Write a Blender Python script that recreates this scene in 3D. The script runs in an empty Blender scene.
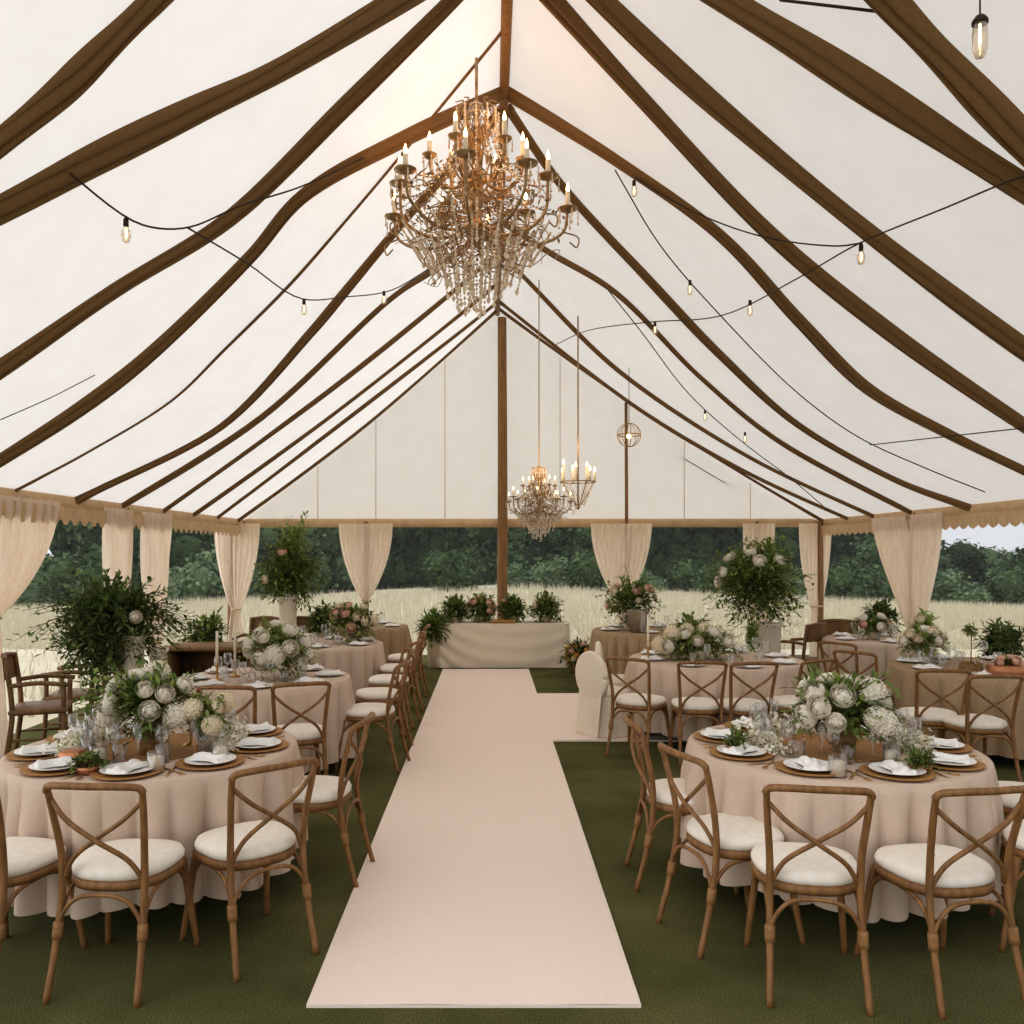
import bpy, math, random
from mathutils import Vector, Matrix, noise
R = random.Random(7)
PI = math.pi
scene = bpy.context.scene
COL = scene.collection
# ------------------------------------------------------------------ camera
F, CX, CY, H = 850.0, 490.0, 553.0, 1.82
cam = bpy.data.cameras.new('camera'); co = bpy.data.objects.new('camera', cam); COL.objects.link(co)
co.location = (0, 0, H); co.rotation_euler = (PI/2, 0, 0)
cam.sensor_width = 36; cam.lens = F/1024*36
cam.shift_x = (512-CX)/1024; cam.shift_y = (CY-512)/1024
cam.clip_end = 500
scene.camera = co
def xs(px, d): return (px-CX)*d/F
def zs(py, d): return H-(py-CY)*d/F
def gp(px, py, z=0.0):
    d = (H-z)*F/(py-CY); return (px-CX)*d/F, d
# ------------------------------------------------------------------ materials
def lin(c):
    f = lambda v: (v/255/12.92) if v/255 <= .04045 else ((v/255+.055)/1.055)**2.4
    return (f(c[0]), f(c[1]), f(c[2]), 1)
def newmat(name):
    m = bpy.data.materials.new(name); m.use_nodes = True
    nt = m.node_tree; nt.nodes.clear()
    out = nt.nodes.new('ShaderNodeOutputMaterial')
    return m, nt, out
def ramp2(nt, fac, c1, c2, p1=.3, p2=.7):
    r = nt.nodes.new('ShaderNodeValToRGB')
    r.color_ramp.elements[0].position = p1; r.color_ramp.elements[1].position = p2
    r.color_ramp.elements[0].color = c1; r.color_ramp.elements[1].color = c2
    nt.links.new(fac, r.inputs[0]); return r.outputs[0]
def pm(name, c1, c2=None, scale=20, rough=.6, metal=0, bump=0, stretch=None, spec=.3, island=False, trans=0, sheen=0, bscale=None, detail=4):
    m, nt, out = newmat(name)
    L = nt.links
    tc = nt.nodes.new('ShaderNodeTexCoord'); mp = nt.nodes.new('ShaderNodeMapping')
    L.new(tc.outputs['Object'], mp.inputs[0])
    if stretch: mp.inputs['Scale'].default_value = stretch
    nz = nt.nodes.new('ShaderNodeTexNoise'); nz.inputs['Scale'].default_value = scale; nz.inputs['Detail'].default_value = detail
    L.new(mp.outputs[0], nz.inputs['Vector'])
    fac = nz.outputs['Fac']
    if island:
        ge = nt.nodes.new('ShaderNodeNewGeometry'); fac = ge.outputs['Random Per Island']
    c1 = lin(c1); c2 = lin(c2) if c2 else c1
    colr = ramp2(nt, fac, c1, c2, *( (0, 1) if island else (.3, .7)))
    p = nt.nodes.new('ShaderNodeBsdfPrincipled')
    L.new(colr, p.inputs['Base Color'])
    p.inputs['Roughness'].default_value = rough; p.inputs['Metallic'].default_value = metal
    p.inputs['Specular IOR Level'].default_value = spec
    if sheen: p.inputs['Sheen Weight'].default_value = sheen
    sh = p.outputs[0]
    if bump:
        b = nt.nodes.new('ShaderNodeBump'); b.inputs['Strength'].default_value = bump; b.inputs['Distance'].default_value = .01
        if bscale:
            n2 = nt.nodes.new('ShaderNodeTexNoise'); n2.inputs['Scale'].default_value = bscale; L.new(mp.outputs[0], n2.inputs['Vector'])
            L.new(n2.outputs['Fac'], b.inputs['Height'])
        else: L.new(nz.outputs['Fac'], b.inputs['Height'])
        L.new(b.outputs[0], p.inputs['Normal'])
    if trans:
        t = nt.nodes.new('ShaderNodeBsdfTranslucent'); L.new(colr, t.inputs[0])
        mx = nt.nodes.new('ShaderNodeMixShader'); mx.inputs[0].default_value = trans
        L.new(sh, mx.inputs[1]); L.new(t.outputs[0], mx.inputs[2]); sh = mx.outputs[0]
    L.new(sh, out.inputs[0]); return m
def emis(name, c, s):
    m, nt, out = newmat(name)
    e = nt.nodes.new('ShaderNodeEmission'); e.inputs[0].default_value = lin(c); e.inputs[1].default_value = s
    nt.links.new(e.outputs[0], out.inputs[0]); return m
def thin_glass(name, tint=(255, 255, 255), gl=.05):
    m, nt, out = newmat(name)
    t = nt.nodes.new('ShaderNodeBsdfTransparent'); t.inputs[0].default_value = lin(tint)
    g = nt.nodes.new('ShaderNodeBsdfGlossy'); g.inputs['Roughness'].default_value = .05
    lw = nt.nodes.new('ShaderNodeLayerWeight'); lw.inputs[0].default_value = .35
    mth = nt.nodes.new('ShaderNodeMath'); mth.operation = 'MULTIPLY_ADD'
    mth.inputs[1].default_value = .6; mth.inputs[2].default_value = gl; mth.use_clamp = True
    nt.links.new(lw.outputs['Facing'], mth.inputs[0])
    mx = nt.nodes.new('ShaderNodeMixShader'); nt.links.new(mth.outputs[0], mx.inputs[0])
    nt.links.new(t.outputs[0], mx.inputs[1]); nt.links.new(g.outputs[0], mx.inputs[2])
    nt.links.new(mx.outputs[0], out.inputs[0]); return m
M = {}
M['roof'] = pm('roof_canvas', (238, 234, 228), (234, 229, 223), 3, .8, bump=.03, trans=.52, spec=.1)
M['gable'] = pm('gable_canvas', (246, 242, 237), (243, 238, 232), 3, .8, trans=.66, spec=.1)
M['swag'] = pm('brown_swag_cloth', (118, 90, 56), (128, 98, 62), 50, .75, bump=.15, spec=.25, sheen=.2)
M['pole'] = pm('pole_wood', (124, 92, 60), (156, 118, 80), 6, .6, stretch=(8, 8, .6), bump=.1)
M['eave'] = pm('eave_cloth', (196, 166, 130), (212, 184, 148), 8, .8, bump=.1)
M['curtain'] = pm('curtain_voile', (248, 234, 216), (238, 221, 201), 5, .85, stretch=(6, 6, .5), trans=.4, spec=.1)
M['turf'] = None
M['carpet'] = pm('blush_runner', (246, 229, 214), (238, 219, 204), 90, .95, bump=.35, spec=.05, stretch=(1, 3, 1))
M['cloth'] = pm('blush_linen', (208, 187, 168), (203, 181, 161), 60, .85, bump=.06, spec=.15)
M['cloth_tan'] = pm('tan_linen', (176, 152, 122), (160, 136, 106), 60, .85, bump=.12, spec=.15)
M['cloth_ivory'] = pm('ivory_linen', (232, 220, 200), (224, 210, 190), 60, .85, bump=.12, spec=.15)
M['chairwood'] = pm('chair_bentwood', (118, 84, 50), (152, 111, 68), 10, .5, stretch=(4, 4, .8), bump=.08, spec=.4)
M['wrap'] = pm('chair_cane_binding', (158, 120, 76), (134, 98, 60), 40, .6, bump=.3)
M['darkwood'] = pm('dark_wood', (106, 80, 52), (138, 106, 72), 8, .5, stretch=(3, 3, 1), bump=.08)
M['cushion'] = pm('ivory_cushion', (240, 231, 218), (232, 221, 206), 30, .9, bump=.08, spec=.1)
M['leaf'] = pm('leaf_green', (72, 94, 42), (154, 168, 96), 5, .55, island=True, trans=.25)
M['leaf_dark'] = pm('leaf_dark_green', (58, 76, 38), (122, 138, 80), 5, .55, island=True, trans=.2)
M['leaf_light'] = pm('leaf_light_green', (106, 124, 58), (172, 184, 116), 5, .55, island=True, trans=.3)
M['stem'] = pm('stem_brown', (74, 66, 36), (96, 82, 48), 12, .8)
M['white_petal'] = pm('white_petal', (246, 240, 226), (234, 224, 204), 14, .7, trans=.2)
M['cream_petal'] = pm('cream_petal', (234, 217, 186), (244, 232, 208), 14, .7, trans=.2)
M['blush_petal'] = pm('blush_petal', (222, 178, 156), (236, 202, 182), 14, .7, trans=.2)
M['yellow_petal'] = pm('yellow_petal', (222, 170, 70), (232, 190, 110), 14, .7, trans=.2)
M['china'] = pm('white_china', (240, 236, 230), (236, 231, 224), 5, .25, spec=.5)
M['gold'] = pm('aged_gold', (170, 132, 74), (196, 158, 98), 20, .35, metal=.8)
M['rattan'] = pm('rattan_charger', (150, 108, 62), (178, 134, 84), 60, .7, bump=.5)
M['silver'] = pm('brushed_silver', (200, 196, 188), (214, 210, 204), 20, .3, metal=.9)
M['glass'] = thin_glass('clear_glass')
M['napkin'] = pm('white_napkin', (240, 236, 230), (230, 225, 218), 50, .9, bump=.1)
M['wax'] = pm('candle_wax', (240, 230, 208), (234, 220, 194), 10, .6, spec=.3)
M['flame'] = emis('candle_bulb_glow', (255, 206, 140), 9)
M['bulb'] = thin_glass('bulb_glass', (255, 244, 228), .2)
M['filament'] = emis('filament_glow', (255, 214, 160), 5)
M['cable'] = pm('black_cable', (46, 36, 28), (60, 48, 36), 20, .6)
M['bronze'] = pm('bronze_branch', (134, 112, 82), (186, 158, 120), 30, .35, metal=.5, bump=.2)
M['crystal'] = thin_glass('crystal', (246, 232, 212), .35)
M['crystal_amber'] = pm('amber_crystal', (214, 192, 160), (252, 242, 226), 40, .12, spec=.9, island=True, trans=.3)
M['copper'] = pm('copper', (178, 122, 86), (196, 140, 104), 20, .4, metal=.7)
M['barkvase'] = pm('bark_vase', (110, 84, 50), (146, 114, 72), 30, .8, bump=.6)
M['terracotta'] = pm('pale_pot', (190, 170, 142), (204, 186, 160), 20, .8)
M['moss'] = pm('moss_green', (70, 88, 36), (110, 128, 60), 60, .9, bump=.6)
M['field'] = pm('dry_field', (190, 182, 158), (206, 198, 176), .5, .95, spec=.05)
M['drygrass'] = pm('dry_grass_blades', (194, 186, 162), (210, 203, 182), 5, .9, island=True, trans=.5, spec=.05)
M['tree1'] = pm('tree_leaves_dark', (24, 38, 20), (72, 92, 52), 5, .8, island=True, trans=.15, spec=.1)
M['tree2'] = pm('tree_leaves_mid', (42, 60, 36), (100, 120, 80), 5, .8, island=True, trans=.15, spec=.1)
M['tree3'] = pm('tree_leaves_pale', (72, 92, 62), (130, 148, 112), 5, .8, island=True, trans=.15, spec=.1)
M['bark'] = pm('bark', (62, 50, 38), (84, 68, 52), 8, .9)
def turf():
    m, nt, out = newmat('green_turf'); L = nt.links
    tc = nt.nodes.new('ShaderNodeTexCoord')
    n1 = nt.nodes.new('ShaderNodeTexNoise'); n1.inputs['Scale'].default_value = 190; n1.inputs['Detail'].default_value = 3
    n2 = nt.nodes.new('ShaderNodeTexNoise'); n2.inputs['Scale'].default_value = 1.3; n2.inputs['Detail'].default_value = 3
    L.new(tc.outputs['Object'], n1.inputs['Vector']); L.new(tc.outputs['Object'], n2.inputs['Vector'])
    a = ramp2(nt, n1.outputs['Fac'], lin((86, 86, 56)), lin((158, 154, 112)), .4, .62)
    b = ramp2(nt, n2.outputs['Fac'], lin((190, 192, 172)), lin((255, 255, 240)), .3, .7)
    mx = nt.nodes.new('ShaderNodeMix'); mx.data_type = 'RGBA'; mx.blend_type = 'MULTIPLY'; mx.inputs[0].default_value = 1
    L.new(a, mx.inputs[6]); L.new(b, mx.inputs[7])
    p = nt.nodes.new('ShaderNodeBsdfPrincipled'); p.inputs['Roughness'].default_value = .95; p.inputs['Specular IOR Level'].default_value = .05
    L.new(mx.outputs[2], p.inputs['Base Color'])
    bp_ = nt.nodes.new('ShaderNodeBump'); bp_.inputs['Strength'].default_value = .9; bp_.inputs['Distance'].default_value = .02
    L.new(n1.outputs['Fac'], bp_.inputs['Height']); L.new(bp_.outputs[0], p.inputs['Normal'])
    L.new(p.outputs[0], out.inputs[0]); return m
M['turf'] = turf()
# ------------------------------------------------------------------ mesh builder
def V(*a): return Vector(a)
def spline(pts, n=8):
    pts = [Vector(p) for p in pts]
    if len(pts) == 2: return [pts[0].lerp(pts[1], i/n) for i in range(n+1)]
    P = [pts[0]*2-pts[1]]+pts+[pts[-1]*2-pts[-2]]
    o = []
    for i in range(1, len(P)-2):
        a, b, c, d = P[i-1], P[i], P[i+1], P[i+2]
        t1 = max(1e-6, (b-a).length)**.5; t2 = t1+max(1e-6, (c-b).length)**.5; t3 = t2+max(1e-6, (d-c).length)**.5
        for k in range(n):
            t = t1+(t2-t1)*k/n
            A1 = a*((t1-t)/t1)+b*(t/t1); A2 = b*((t2-t)/(t2-t1))+c*((t-t1)/(t2-t1)); A3 = c*((t3-t)/(t3-t2))+d*((t-t2)/(t3-t2))
            B1 = A1*((t2-t)/t2)+A2*(t/t2); B2 = A2*((t3-t)/(t3-t1))+A3*((t-t1)/(t3-t1))
            o.append(B1*((t2-t)/(t2-t1))+B2*((t-t1)/(t2-t1)))
    o.append(pts[-1]); return o
class MB:
    def __init__(s): s.v = []; s.f = []
    def add(s, vs, fs):
        o = len(s.v); s.v += [tuple(v) for v in vs]; s.f += [tuple(i+o for i in f) for f in fs]; return s
    def box(s, c, d, rot=None, bev=0):
        x, y, z = d[0]/2, d[1]/2, d[2]/2
        if bev:
            b = min(bev, x*.9, y*.9, z*.9); vs = []; ring = []
            prof = [(-z, b), (-z+b, 0), (z-b, 0), (z, b)]
            for zz, ins in prof:
                X, Y = x-ins, y-ins; k = b*.6
                ring.append([(X-k, -Y), (X, -Y+k), (X, Y-k), (X-k, Y), (-X+k, Y), (-X, Y-k), (-X, -Y+k), (-X+k, -Y)])
                vs += [Vector((p[0], p[1], zz)) for p in ring[-1]]
            fs = []
            for r in range(3):
                for i in range(8): fs.append((r*8+i, r*8+(i+1) % 8, (r+1)*8+(i+1) % 8, (r+1)*8+i))
            fs.append(tuple(reversed(range(8)))); fs.append(tuple(range(24, 32)))
        else:
            vs = [Vector((a*x, b*y, c_*z)) for c_ in (-1, 1) for b in (-1, 1) for a in (-1, 1)]
            fs = [(0, 2, 3, 1), (4, 5, 7, 6), (0, 1, 5, 4), (2, 6, 7, 3), (0, 4, 6, 2), (1, 3, 7, 5)]
        if rot is not None: vs = [rot @ v for v in vs]
        c = Vector(c); return s.add([v+c for v in vs], fs)
    def tube(s, pts, r, seg=8, n=0, cap=True, flat=None):
        pts = [Vector(p) for p in pts]
        if n: pts = spline(pts, n)
        N = len(pts); vs = []; fs = []
        rr = (lambda t: r) if isinstance(r, (int, float)) else ((lambda t: r[0]+(r[1]-r[0])*t) if isinstance(r, tuple) else r)
        up = None
        for i, p in enumerate(pts):
            t = (pts[min(i+1, N-1)]-pts[max(i-1, 0)])
            if t.length < 1e-9: t = Vector((0, 0, 1))
            t.normalize()
            if up is None:
                up = Vector((0, 0, 1)) if abs(t.z) < .9 else Vector((1, 0, 0))
            a = t.cross(up)
            if a.length < 1e-6: a = t.orthogonal()
            a.normalize(); b = a.cross(t).normalized(); up = b
            q = rr(i/(N-1))
            for k in range(seg):
                th = 2*PI*k/seg
                vs.append(p+a*math.cos(th)*q+b*math.sin(th)*q*(flat or 1))
        for i in range(N-1):
            for k in range(seg):
                fs.append((i*seg+k, i*seg+(k+1) % seg, (i+1)*seg+(k+1) % seg, (i+1)*seg+k))
        if cap: fs.append(tuple(reversed(range(seg)))); fs.append(tuple(range((N-1)*seg, N*seg)))
        return s.add(vs, fs)
    def lathe(s, prof, seg=20, c=(0, 0, 0), closed=False):
        vs = []; fs = []; c = Vector(c); n = len(prof)
        for r, z in prof:
            for k in range(seg):
                th = 2*PI*k/seg; vs.append(c+Vector((r*math.cos(th), r*math.sin(th), z)))
        for i in range(n-1):
            for k in range(seg):
                fs.append((i*seg+k, i*seg+(k+1) % seg, (i+1)*seg+(k+1) % seg, (i+1)*seg+k))
        if prof[0][0] > 1e-4 and closed: fs.append(tuple(reversed(range(seg))))
        if prof[-1][0] > 1e-4 and closed: fs.append(tuple(range((n-1)*seg, n*seg)))
        return s.add(vs, fs)
    def ball(s, c, r, seg=10, rings=6, sz=1):
        prof = [(max(1e-5, r*math.sin(PI*i/rings)), -r*sz*math.cos(PI*i/rings)) for i in range(rings+1)]
        return s.lathe(prof, seg, c)
    def leaf(s, p, d, ln, w, nrm):
        d = d.normalized(); sd = d.cross(nrm)
        if sd.length < 1e-4: sd = d.orthogonal()
        sd.normalize(); n = sd.cross(d)
        return s.add([p, p+d*ln*.5+sd*w*.5+n*ln*.08, p+d*ln, p+d*ln*.5-sd*w*.5+n*ln*.08], [(0, 1, 2), (0, 2, 3)])
    def grid(s, fn, nu, nv):
        vs = [fn(i/nu, j/nv) for j in range(nv+1) for i in range(nu+1)]
        fs = [(j*(nu+1)+i, j*(nu+1)+i+1, (j+1)*(nu+1)+i+1, (j+1)*(nu+1)+i) for j in range(nv) for i in range(nu)]
        return s.add(vs, fs)
    def mesh(s, name, mat, smooth=True):
        me = bpy.data.meshes.new(name); me.from_pydata(s.v, [], s.f); me.validate()
        if smooth: me.polygons.foreach_set('use_smooth', [True]*len(me.polygons))
        me.materials.append(mat); me.update(); return me
    def build(s, name, mat, parent=None, smooth=True, loc=None):
        o = bpy.data.objects.new(name, s.mesh(name, mat, smooth)); COL.objects.link(o)
        if parent: o.parent = parent
        if loc: o.location = loc
        return o
def link(name, me, parent=None, loc=(0, 0, 0), rot=(0, 0, 0), sc=1):
    o = bpy.data.objects.new(name, me); COL.objects.link(o); o.location = loc; o.rotation_euler = rot
    o.scale = (sc, sc, sc) if isinstance(sc, (int, float)) else sc
    if parent: o.parent = parent
    return o
def tag(o, label=None, cat=None, group=None, kind=None):
    if label: o['label'] = label
    if cat: o['category'] = cat
    if group: o['group'] = group
    if kind: o['kind'] = kind
    return o
def thing(name, label, cat, loc=(0, 0, 0), rz=0, group=None):
    o = bpy.data.objects.new(name, None); COL.objects.link(o)
    o.empty_display_size = .1
    o.location = loc; o.rotation_euler = (0, 0, rz); return tag(o, label, cat, group)
KIDS = {}
def copy_tree(o, parent=None):
    c = o.copy(); COL.objects.link(c)
    if parent: c.parent = parent
    for ch in list(o.children): copy_tree(ch, c)
    return c
def struct(o): o['kind'] = 'structure'; return o
ORD = ['first', 'second', 'third', 'fourth', 'fifth', 'sixth', 'seventh', 'eighth', 'ninth', 'tenth', 'eleventh', 'twelfth',
       'thirteenth', 'fourteenth', 'fifteenth', 'sixteenth', 'seventeenth', 'eighteenth', 'nineteenth', 'twentieth']
ORD += ['twenty-'+w for w in ORD[:9]]+['thirtieth']+['thirty-'+w for w in ORD[:9]]+['fortieth']
# ------------------------------------------------------------------ tent shell
XR, XL, XE, ZR, ZE = .15, -4.4, 5.8, 6.1, 2.37
Y0, YB = 2.0, 15.0
def roofz(x):
    u = (XR-x)/(XR-XL) if x < XR else (x-XR)/(XE-XR)
    return ZR-(ZR-ZE)*u-.14*4*u*(1-u)
def bp(px, py, off=0.0):
    a, b = (px-CX)/F, (CY-py)/F
    lo, hi = .5, 40.0
    for _ in range(60):
        d = (lo+hi)/2; x = a*d
        if H+b*d > roofz(x)-off: hi = d
        else: lo = d
    d = lo; return Vector((a*d, d, H+b*d))
NX = 28
def prof_pts(off=0):
    return [(XL+(XR-XL)*i/14) for i in range(14)]+[XR+(XE-XR)*i/14 for i in range(15)]
px_ = prof_pts(); mb = MB()
ny = 36
vs = [(x, Y0+(YB-Y0)*j/ny, roofz(x)) for j in range(ny+1) for x in px_]
n = len(px_)
mb.add(vs, [(j*n+i, j*n+i+1, (j+1)*n+i+1, (j+1)*n+i) for j in range(ny) for i in range(n-1)])
struct(mb.build('ceiling', M['roof']))
mb = MB()
vs = [(x, YB, ZE) for x in px_]+[(x, YB, roofz(x)) for x in px_]
mb.add(vs, [(i, i+1, n+i+1, n+i) for i in range(n-1)])
struct(mb.build('wall_back', M['gable'], smooth=False))
# eave beams
for nm, c, d in (('trim_1', (XL, (Y0+YB)/2, ZE-.03), (.12, YB-Y0, .17)), ('trim_2', (XE, (Y0+YB)/2, ZE-.03), (.12, YB-Y0, .17)),
                 ('trim_3', ((XL+XE)/2, YB, ZE-.02), (XE-XL-.12, .12, .15))):
    struct(MB().box(c, d, bev=.03).build(nm, M['eave']))
mb = MB()
for px in (318, 376, 445, 560, 684, 690+60):
    x = xs(px, YB); mb.tube([(x, YB-.015, ZE+.05), (x, YB-.015, roofz(x)-.02)], .006, 4)
struct(mb.build('trim_4', M['eave']))
# scalloped valances
def valance(x, y0, y1, name, label):
    m = MB(); L = y1-y0; n_ = int(L/.2)
    def fn(u, v):
        s_ = u*n_; sc = abs(math.sin(PI*s_))
        h = .13+.055*sc
        return Vector((x+.006*math.sin(2*PI*s_*2)*v, y0+L*u, ZE-.08-h*v))
    m.grid(fn, n_*10, 4)
    tag(m.build(name, M['eave']), label, 'valance', 'scalloped valances along the eaves')
valance(XL+.09, 5.5, 14.8, 'scalloped_valance', 'tan scalloped fabric valance hanging from the left side eave')
valance(XE-.09, 5.5, 14.8, 'scalloped_valance', 'tan scalloped fabric valance hanging from the right side eave')
# floor, ground
mb = MB().box(((XL+XE)/2, 6.0, -.02), (XE-XL+.8, 18.4, .04)); struct(mb.build('floor', M['turf'], smooth=False))
def fz(x, y):
    g = min(1, max(0, (y-17)/42)); return -.05-1.8*g*min(1, abs(x-2)/26)
mb = MB().grid(lambda u, v: Vector((-110+220*u, -12+172*v, fz(-110+220*u, -12+172*v))), 60, 60)
struct(mb.build('ground', M['field']))
# blush runner with a side branch (one carpet)
x0, x1 = -.735, .605
mb = MB()
ys = [3.4, 8.2, 10.95, 13.25]
def carpet_fn():
    t = .014; m = MB()
    def slab(xa, xb, ya, yb, nu, nv):
        def fn(u, v):
            x, y = xa+(xb-xa)*u, ya+(yb-ya)*v
            return Vector((x, y, t+.002*math.sin(9*x+3*y)*math.sin(4*y)))
        m.grid(fn, nu, nv)
    slab(x0, x1, 3.4, 13.25, 10, 60); slab(x1, 2.3, 8.2, 10.95, 10, 20)
    for a, b in (((x0, 3.4), (x1, 3.4)), ((x1, 3.4), (x1, 8.2)), ((x1, 8.2), (2.3, 8.2)), ((x0, 13.25), (x0, 3.4))):
        m.add([(a[0], a[1], 0), (b[0], b[1], 0), (b[0], b[1], t), (a[0], a[1], t)], [(0, 1, 2, 3)])
    return m
tag(carpet_fn().build('aisle_runner', M['carpet']), 'blush pink woven aisle runner with a side branch lying on the turf', 'carpet')
# ------------------------------------------------------------------ swags under the roof
SW = 'brown fabric swags under the roof'
def swag(pts, w, label, name='fabric_swag'):
    pts = spline([Vector(p) for p in pts], 10); N = len(pts); m = MB(); seg = 42; vs = []; ph = R.random()*6
    for i, p in enumerate(pts):
        t = (pts[min(i+1, N-1)]-pts[max(i-1, 0)]).normalized()
        e = .01; nr = Vector((-(roofz(p.x+e)-roofz(p.x-e))/(2*e), 0, 1)).normalized()
        s_ = t.cross(nr).normalized()
        f = i/(N-1)
        ww = (w(f) if callable(w) else w)*(1+.12*math.sin(f*11+ph))
        for k in range(seg+1):
            a = k/seg; sx = (a-.5)*ww
            dep = .012+.26*ww*math.sin(PI*a)**.7+.2*ww*abs(math.cos(a*PI*3.5+.8*math.sin(f*7+ph)))**.6*math.sin(PI*a)**.5-.05*ww
            vs.append(p+s_*sx-nr*dep)
    m.add(vs, [(i*(seg+1)+k, i*(seg+1)+k+1, (i+1)*(seg+1)+k+1, (i+1)*(seg+1)+k) for i in range(N-1) for k in range(seg)])
    return tag(m.build(name, M['swag']), label, 'drape', SW)
def RP(x, y): return Vector((x, y, roofz(x)))
def img(*pp): return [bp(*p) for p in pp]
PK = RP(XR, 7.85)
def ends(pp, top=None, lo=None):
    pts = img(*pp)
    for p in pts: p.y = min(p.y, 14.78)
    L = pts[0].x < XR; xe = XL if L else XE
    def ext(a, b, x, lim=.9):
        k = (x-a.x)/(b.x-a.x) if abs(b.x-a.x) > 1e-6 else 0
        dy = (b.y-a.y)*k; return RP(x, a.y+max(-lim, min(lim, dy)))
    t = [PK+V(0, top, 0)] if top is not None else [ext(pts[0], pts[1], XR)]
    e = [ext(pts[-1], pts[-2], xe, 1.6)]
    return t+pts+e
left = [
 (ends(((150, 0), (100, 48), (60, 88), (0, 138))), .165),
 (ends(((390, 2), (270, 72), (190, 109), (100, 153), (0, 206))), .2),
 (ends(((448, 0), (345, 102), (228, 216), (115, 287), (0, 365))), .165),
 (ends(((400, 138), (300, 195), (250, 253), (145, 355), (80, 405), (0, 457)), 0), .165),
 (ends(((385, 172), (340, 225), (290, 282), (225, 347), (170, 400), (85, 452), (40, 476))), .04),
 (ends(((450, 165), (400, 222), (345, 288), (310, 330), (220, 425), (95, 489)), .2), .14),
 (ends(((430, 270), (390, 297), (260, 416), (130, 499))), .12),
 (ends(((462, 282), (330, 388), (165, 508))), .11),
 (ends(((472, 303), (330, 415), (195, 512))), .10),
 (ends(((482, 313), (350, 415), (216, 517))), .10),
 (ends(((492, 325), (365, 425), (238, 519))), .10)]
right = [
 (ends(((893, 0), (955, 67), (1024, 138))), .2),
 (ends(((732, 0), (827, 58), (917, 115), (1024, 184))), .22),
 (ends(((606, 0), (675, 65), (757, 137), (845, 210), (934, 279), (1024, 345))), .19),
 (ends(((557, 0), (645, 98), (772, 232), (892, 330), (1024, 422))), .185),
 (ends(((560, 122), (620, 160), (720, 232), (800, 318), (870, 387), (950, 432), (1024, 468)), 0), .16),
 (ends(((560, 180), (650, 278), (720, 352), (800, 424), (900, 480), (960, 502)), .2), .14),
 (ends(((552, 252), (615, 290), (700, 375), (780, 440), (900, 505))), .11),
 (ends(((527, 278), (620, 370), (750, 456), (870, 513))), .11),
 (ends(((512, 310), (640, 410), (745, 470), (845, 516))), .11),
 (ends(((512, 330), (640, 424), (822, 519))), .09)]
for side, arr in (('left', left), ('right', right)):
    for i, (p, w) in enumerate(arr):
        swag(p, w, 'brown gathered fabric swag under the %s roof slope, %s from the camera' % (side, ORD[i]))
ridge = MB().tube([(XR-.02, Y0, ZR-.06), (XR-.02, YB, ZR-.06)], .045, 8)
tag(ridge.build('ridge_pole', M['pole']), 'brown ridge pole running along the peak of the tent roof', 'pole')
def pole(px, d, z0, z1, r, label, kind='tent_pole'):
    x = xs(px, d); m = MB().tube([(x, d, z0), (x+.01, d, (z0+z1)/2), (x, d, z1)], (r*1.1, r*.9), 12, n=6)
    return tag(m.build(kind, M['pole']), label, 'pole')
pole(502, 14.75, 0, 5.9, .085, 'tall thick wooden centre pole behind the head table, reaching the roof peak')
pole(626, 14.85, 0, roofz(xs(626, 14.85))-.05, .03, 'slim wooden pole standing before the back curtain right of the centre pole')
pole(366, 14.85, 0, ZE, .04, 'slim wooden post inside the back curtain left of the centre pole')
pole(230, 14.7, 0, ZE, .05, 'wooden post in the back left corner of the tent')
pole(820, 14.7, 0, ZE, .05, 'wooden post in the back right corner of the tent')
pole(757, 14.85, 0, ZE, .03, 'slim post behind the tall right flower arrangement')
def wpole(x, y, label): tag(MB().tube([(x, y, 0), (x, y, ZE)], (.055, .045), 12, n=4).build('tent_pole', M['pole']), label, 'pole')
wpole(XL+.02, 10.2, 'wooden side post between the two left curtains, behind the dark greenery')
wpole(XE-.02, 11.5, 'wooden side post between the gathered curtains on the right side')
wpole(XL+.02, 7.0, 'wooden side post at the left edge behind the large curtain')
# ------------------------------------------------------------------ curtains
def curtain(c, axis, wl, wr, ztie, label, wt=.07, off=0, bot=.16, folds=9, tie=True, ztop=ZE-.04, shift=0.0, power=.8):
    ax = Vector((axis[0], axis[1], 0)).normalized(); nr = Vector((-ax.y, ax.x, 0))
    t = thing('curtain', label, 'curtain', (c[0], c[1], 0), 0, 'gathered ivory curtains around the tent')
    m = MB()
    def fn(u, v):
        z = ztop*(1-v)
        if z > ztie:
            q = (ztop-z)/(ztop-ztie); k = math.cos(q*PI/2)**power
            a = -(wt+(wl-wt)*k); b = wt+(wr-wt)*k
        else:
            q = (ztie-z)/ztie; k = q**.7
            a = -(wt+(bot-wt)*k); b = wt+(bot-wt)*k; 
        s_ = a+(b-a)*u; sh = shift*min(1, (ztop-z)/(ztop-ztie))
        wtot = b-a
        amp = max(.012, min(.06, .32*wtot/folds))
        fo = amp*math.sin(u*2*PI*folds+1.5*math.sin(v*3))+.3*amp*math.sin(u*2*PI*folds*2.3+2)
        if abs(z-ztie) < .06: fo *= .6
        p = ax*(s_+sh)+nr*(fo+off); return Vector((p.x, p.y, max(.01, z)))
    m.grid(fn, folds*10, 46); m.build('curtain_panel', M['curtain'], t)
    if tie:
        r_ = MB(); pts = []
        for k in range(17):
            a = 2*PI*k/16; p = ax*(math.cos(a)*(wt+.012)+shift)+nr*(math.sin(a)*.06+off); pts.append((p.x, p.y, ztie))
        r_.tube(pts, .014, 6); r_.build('tie_band', M['eave'], t)
    return t
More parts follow.
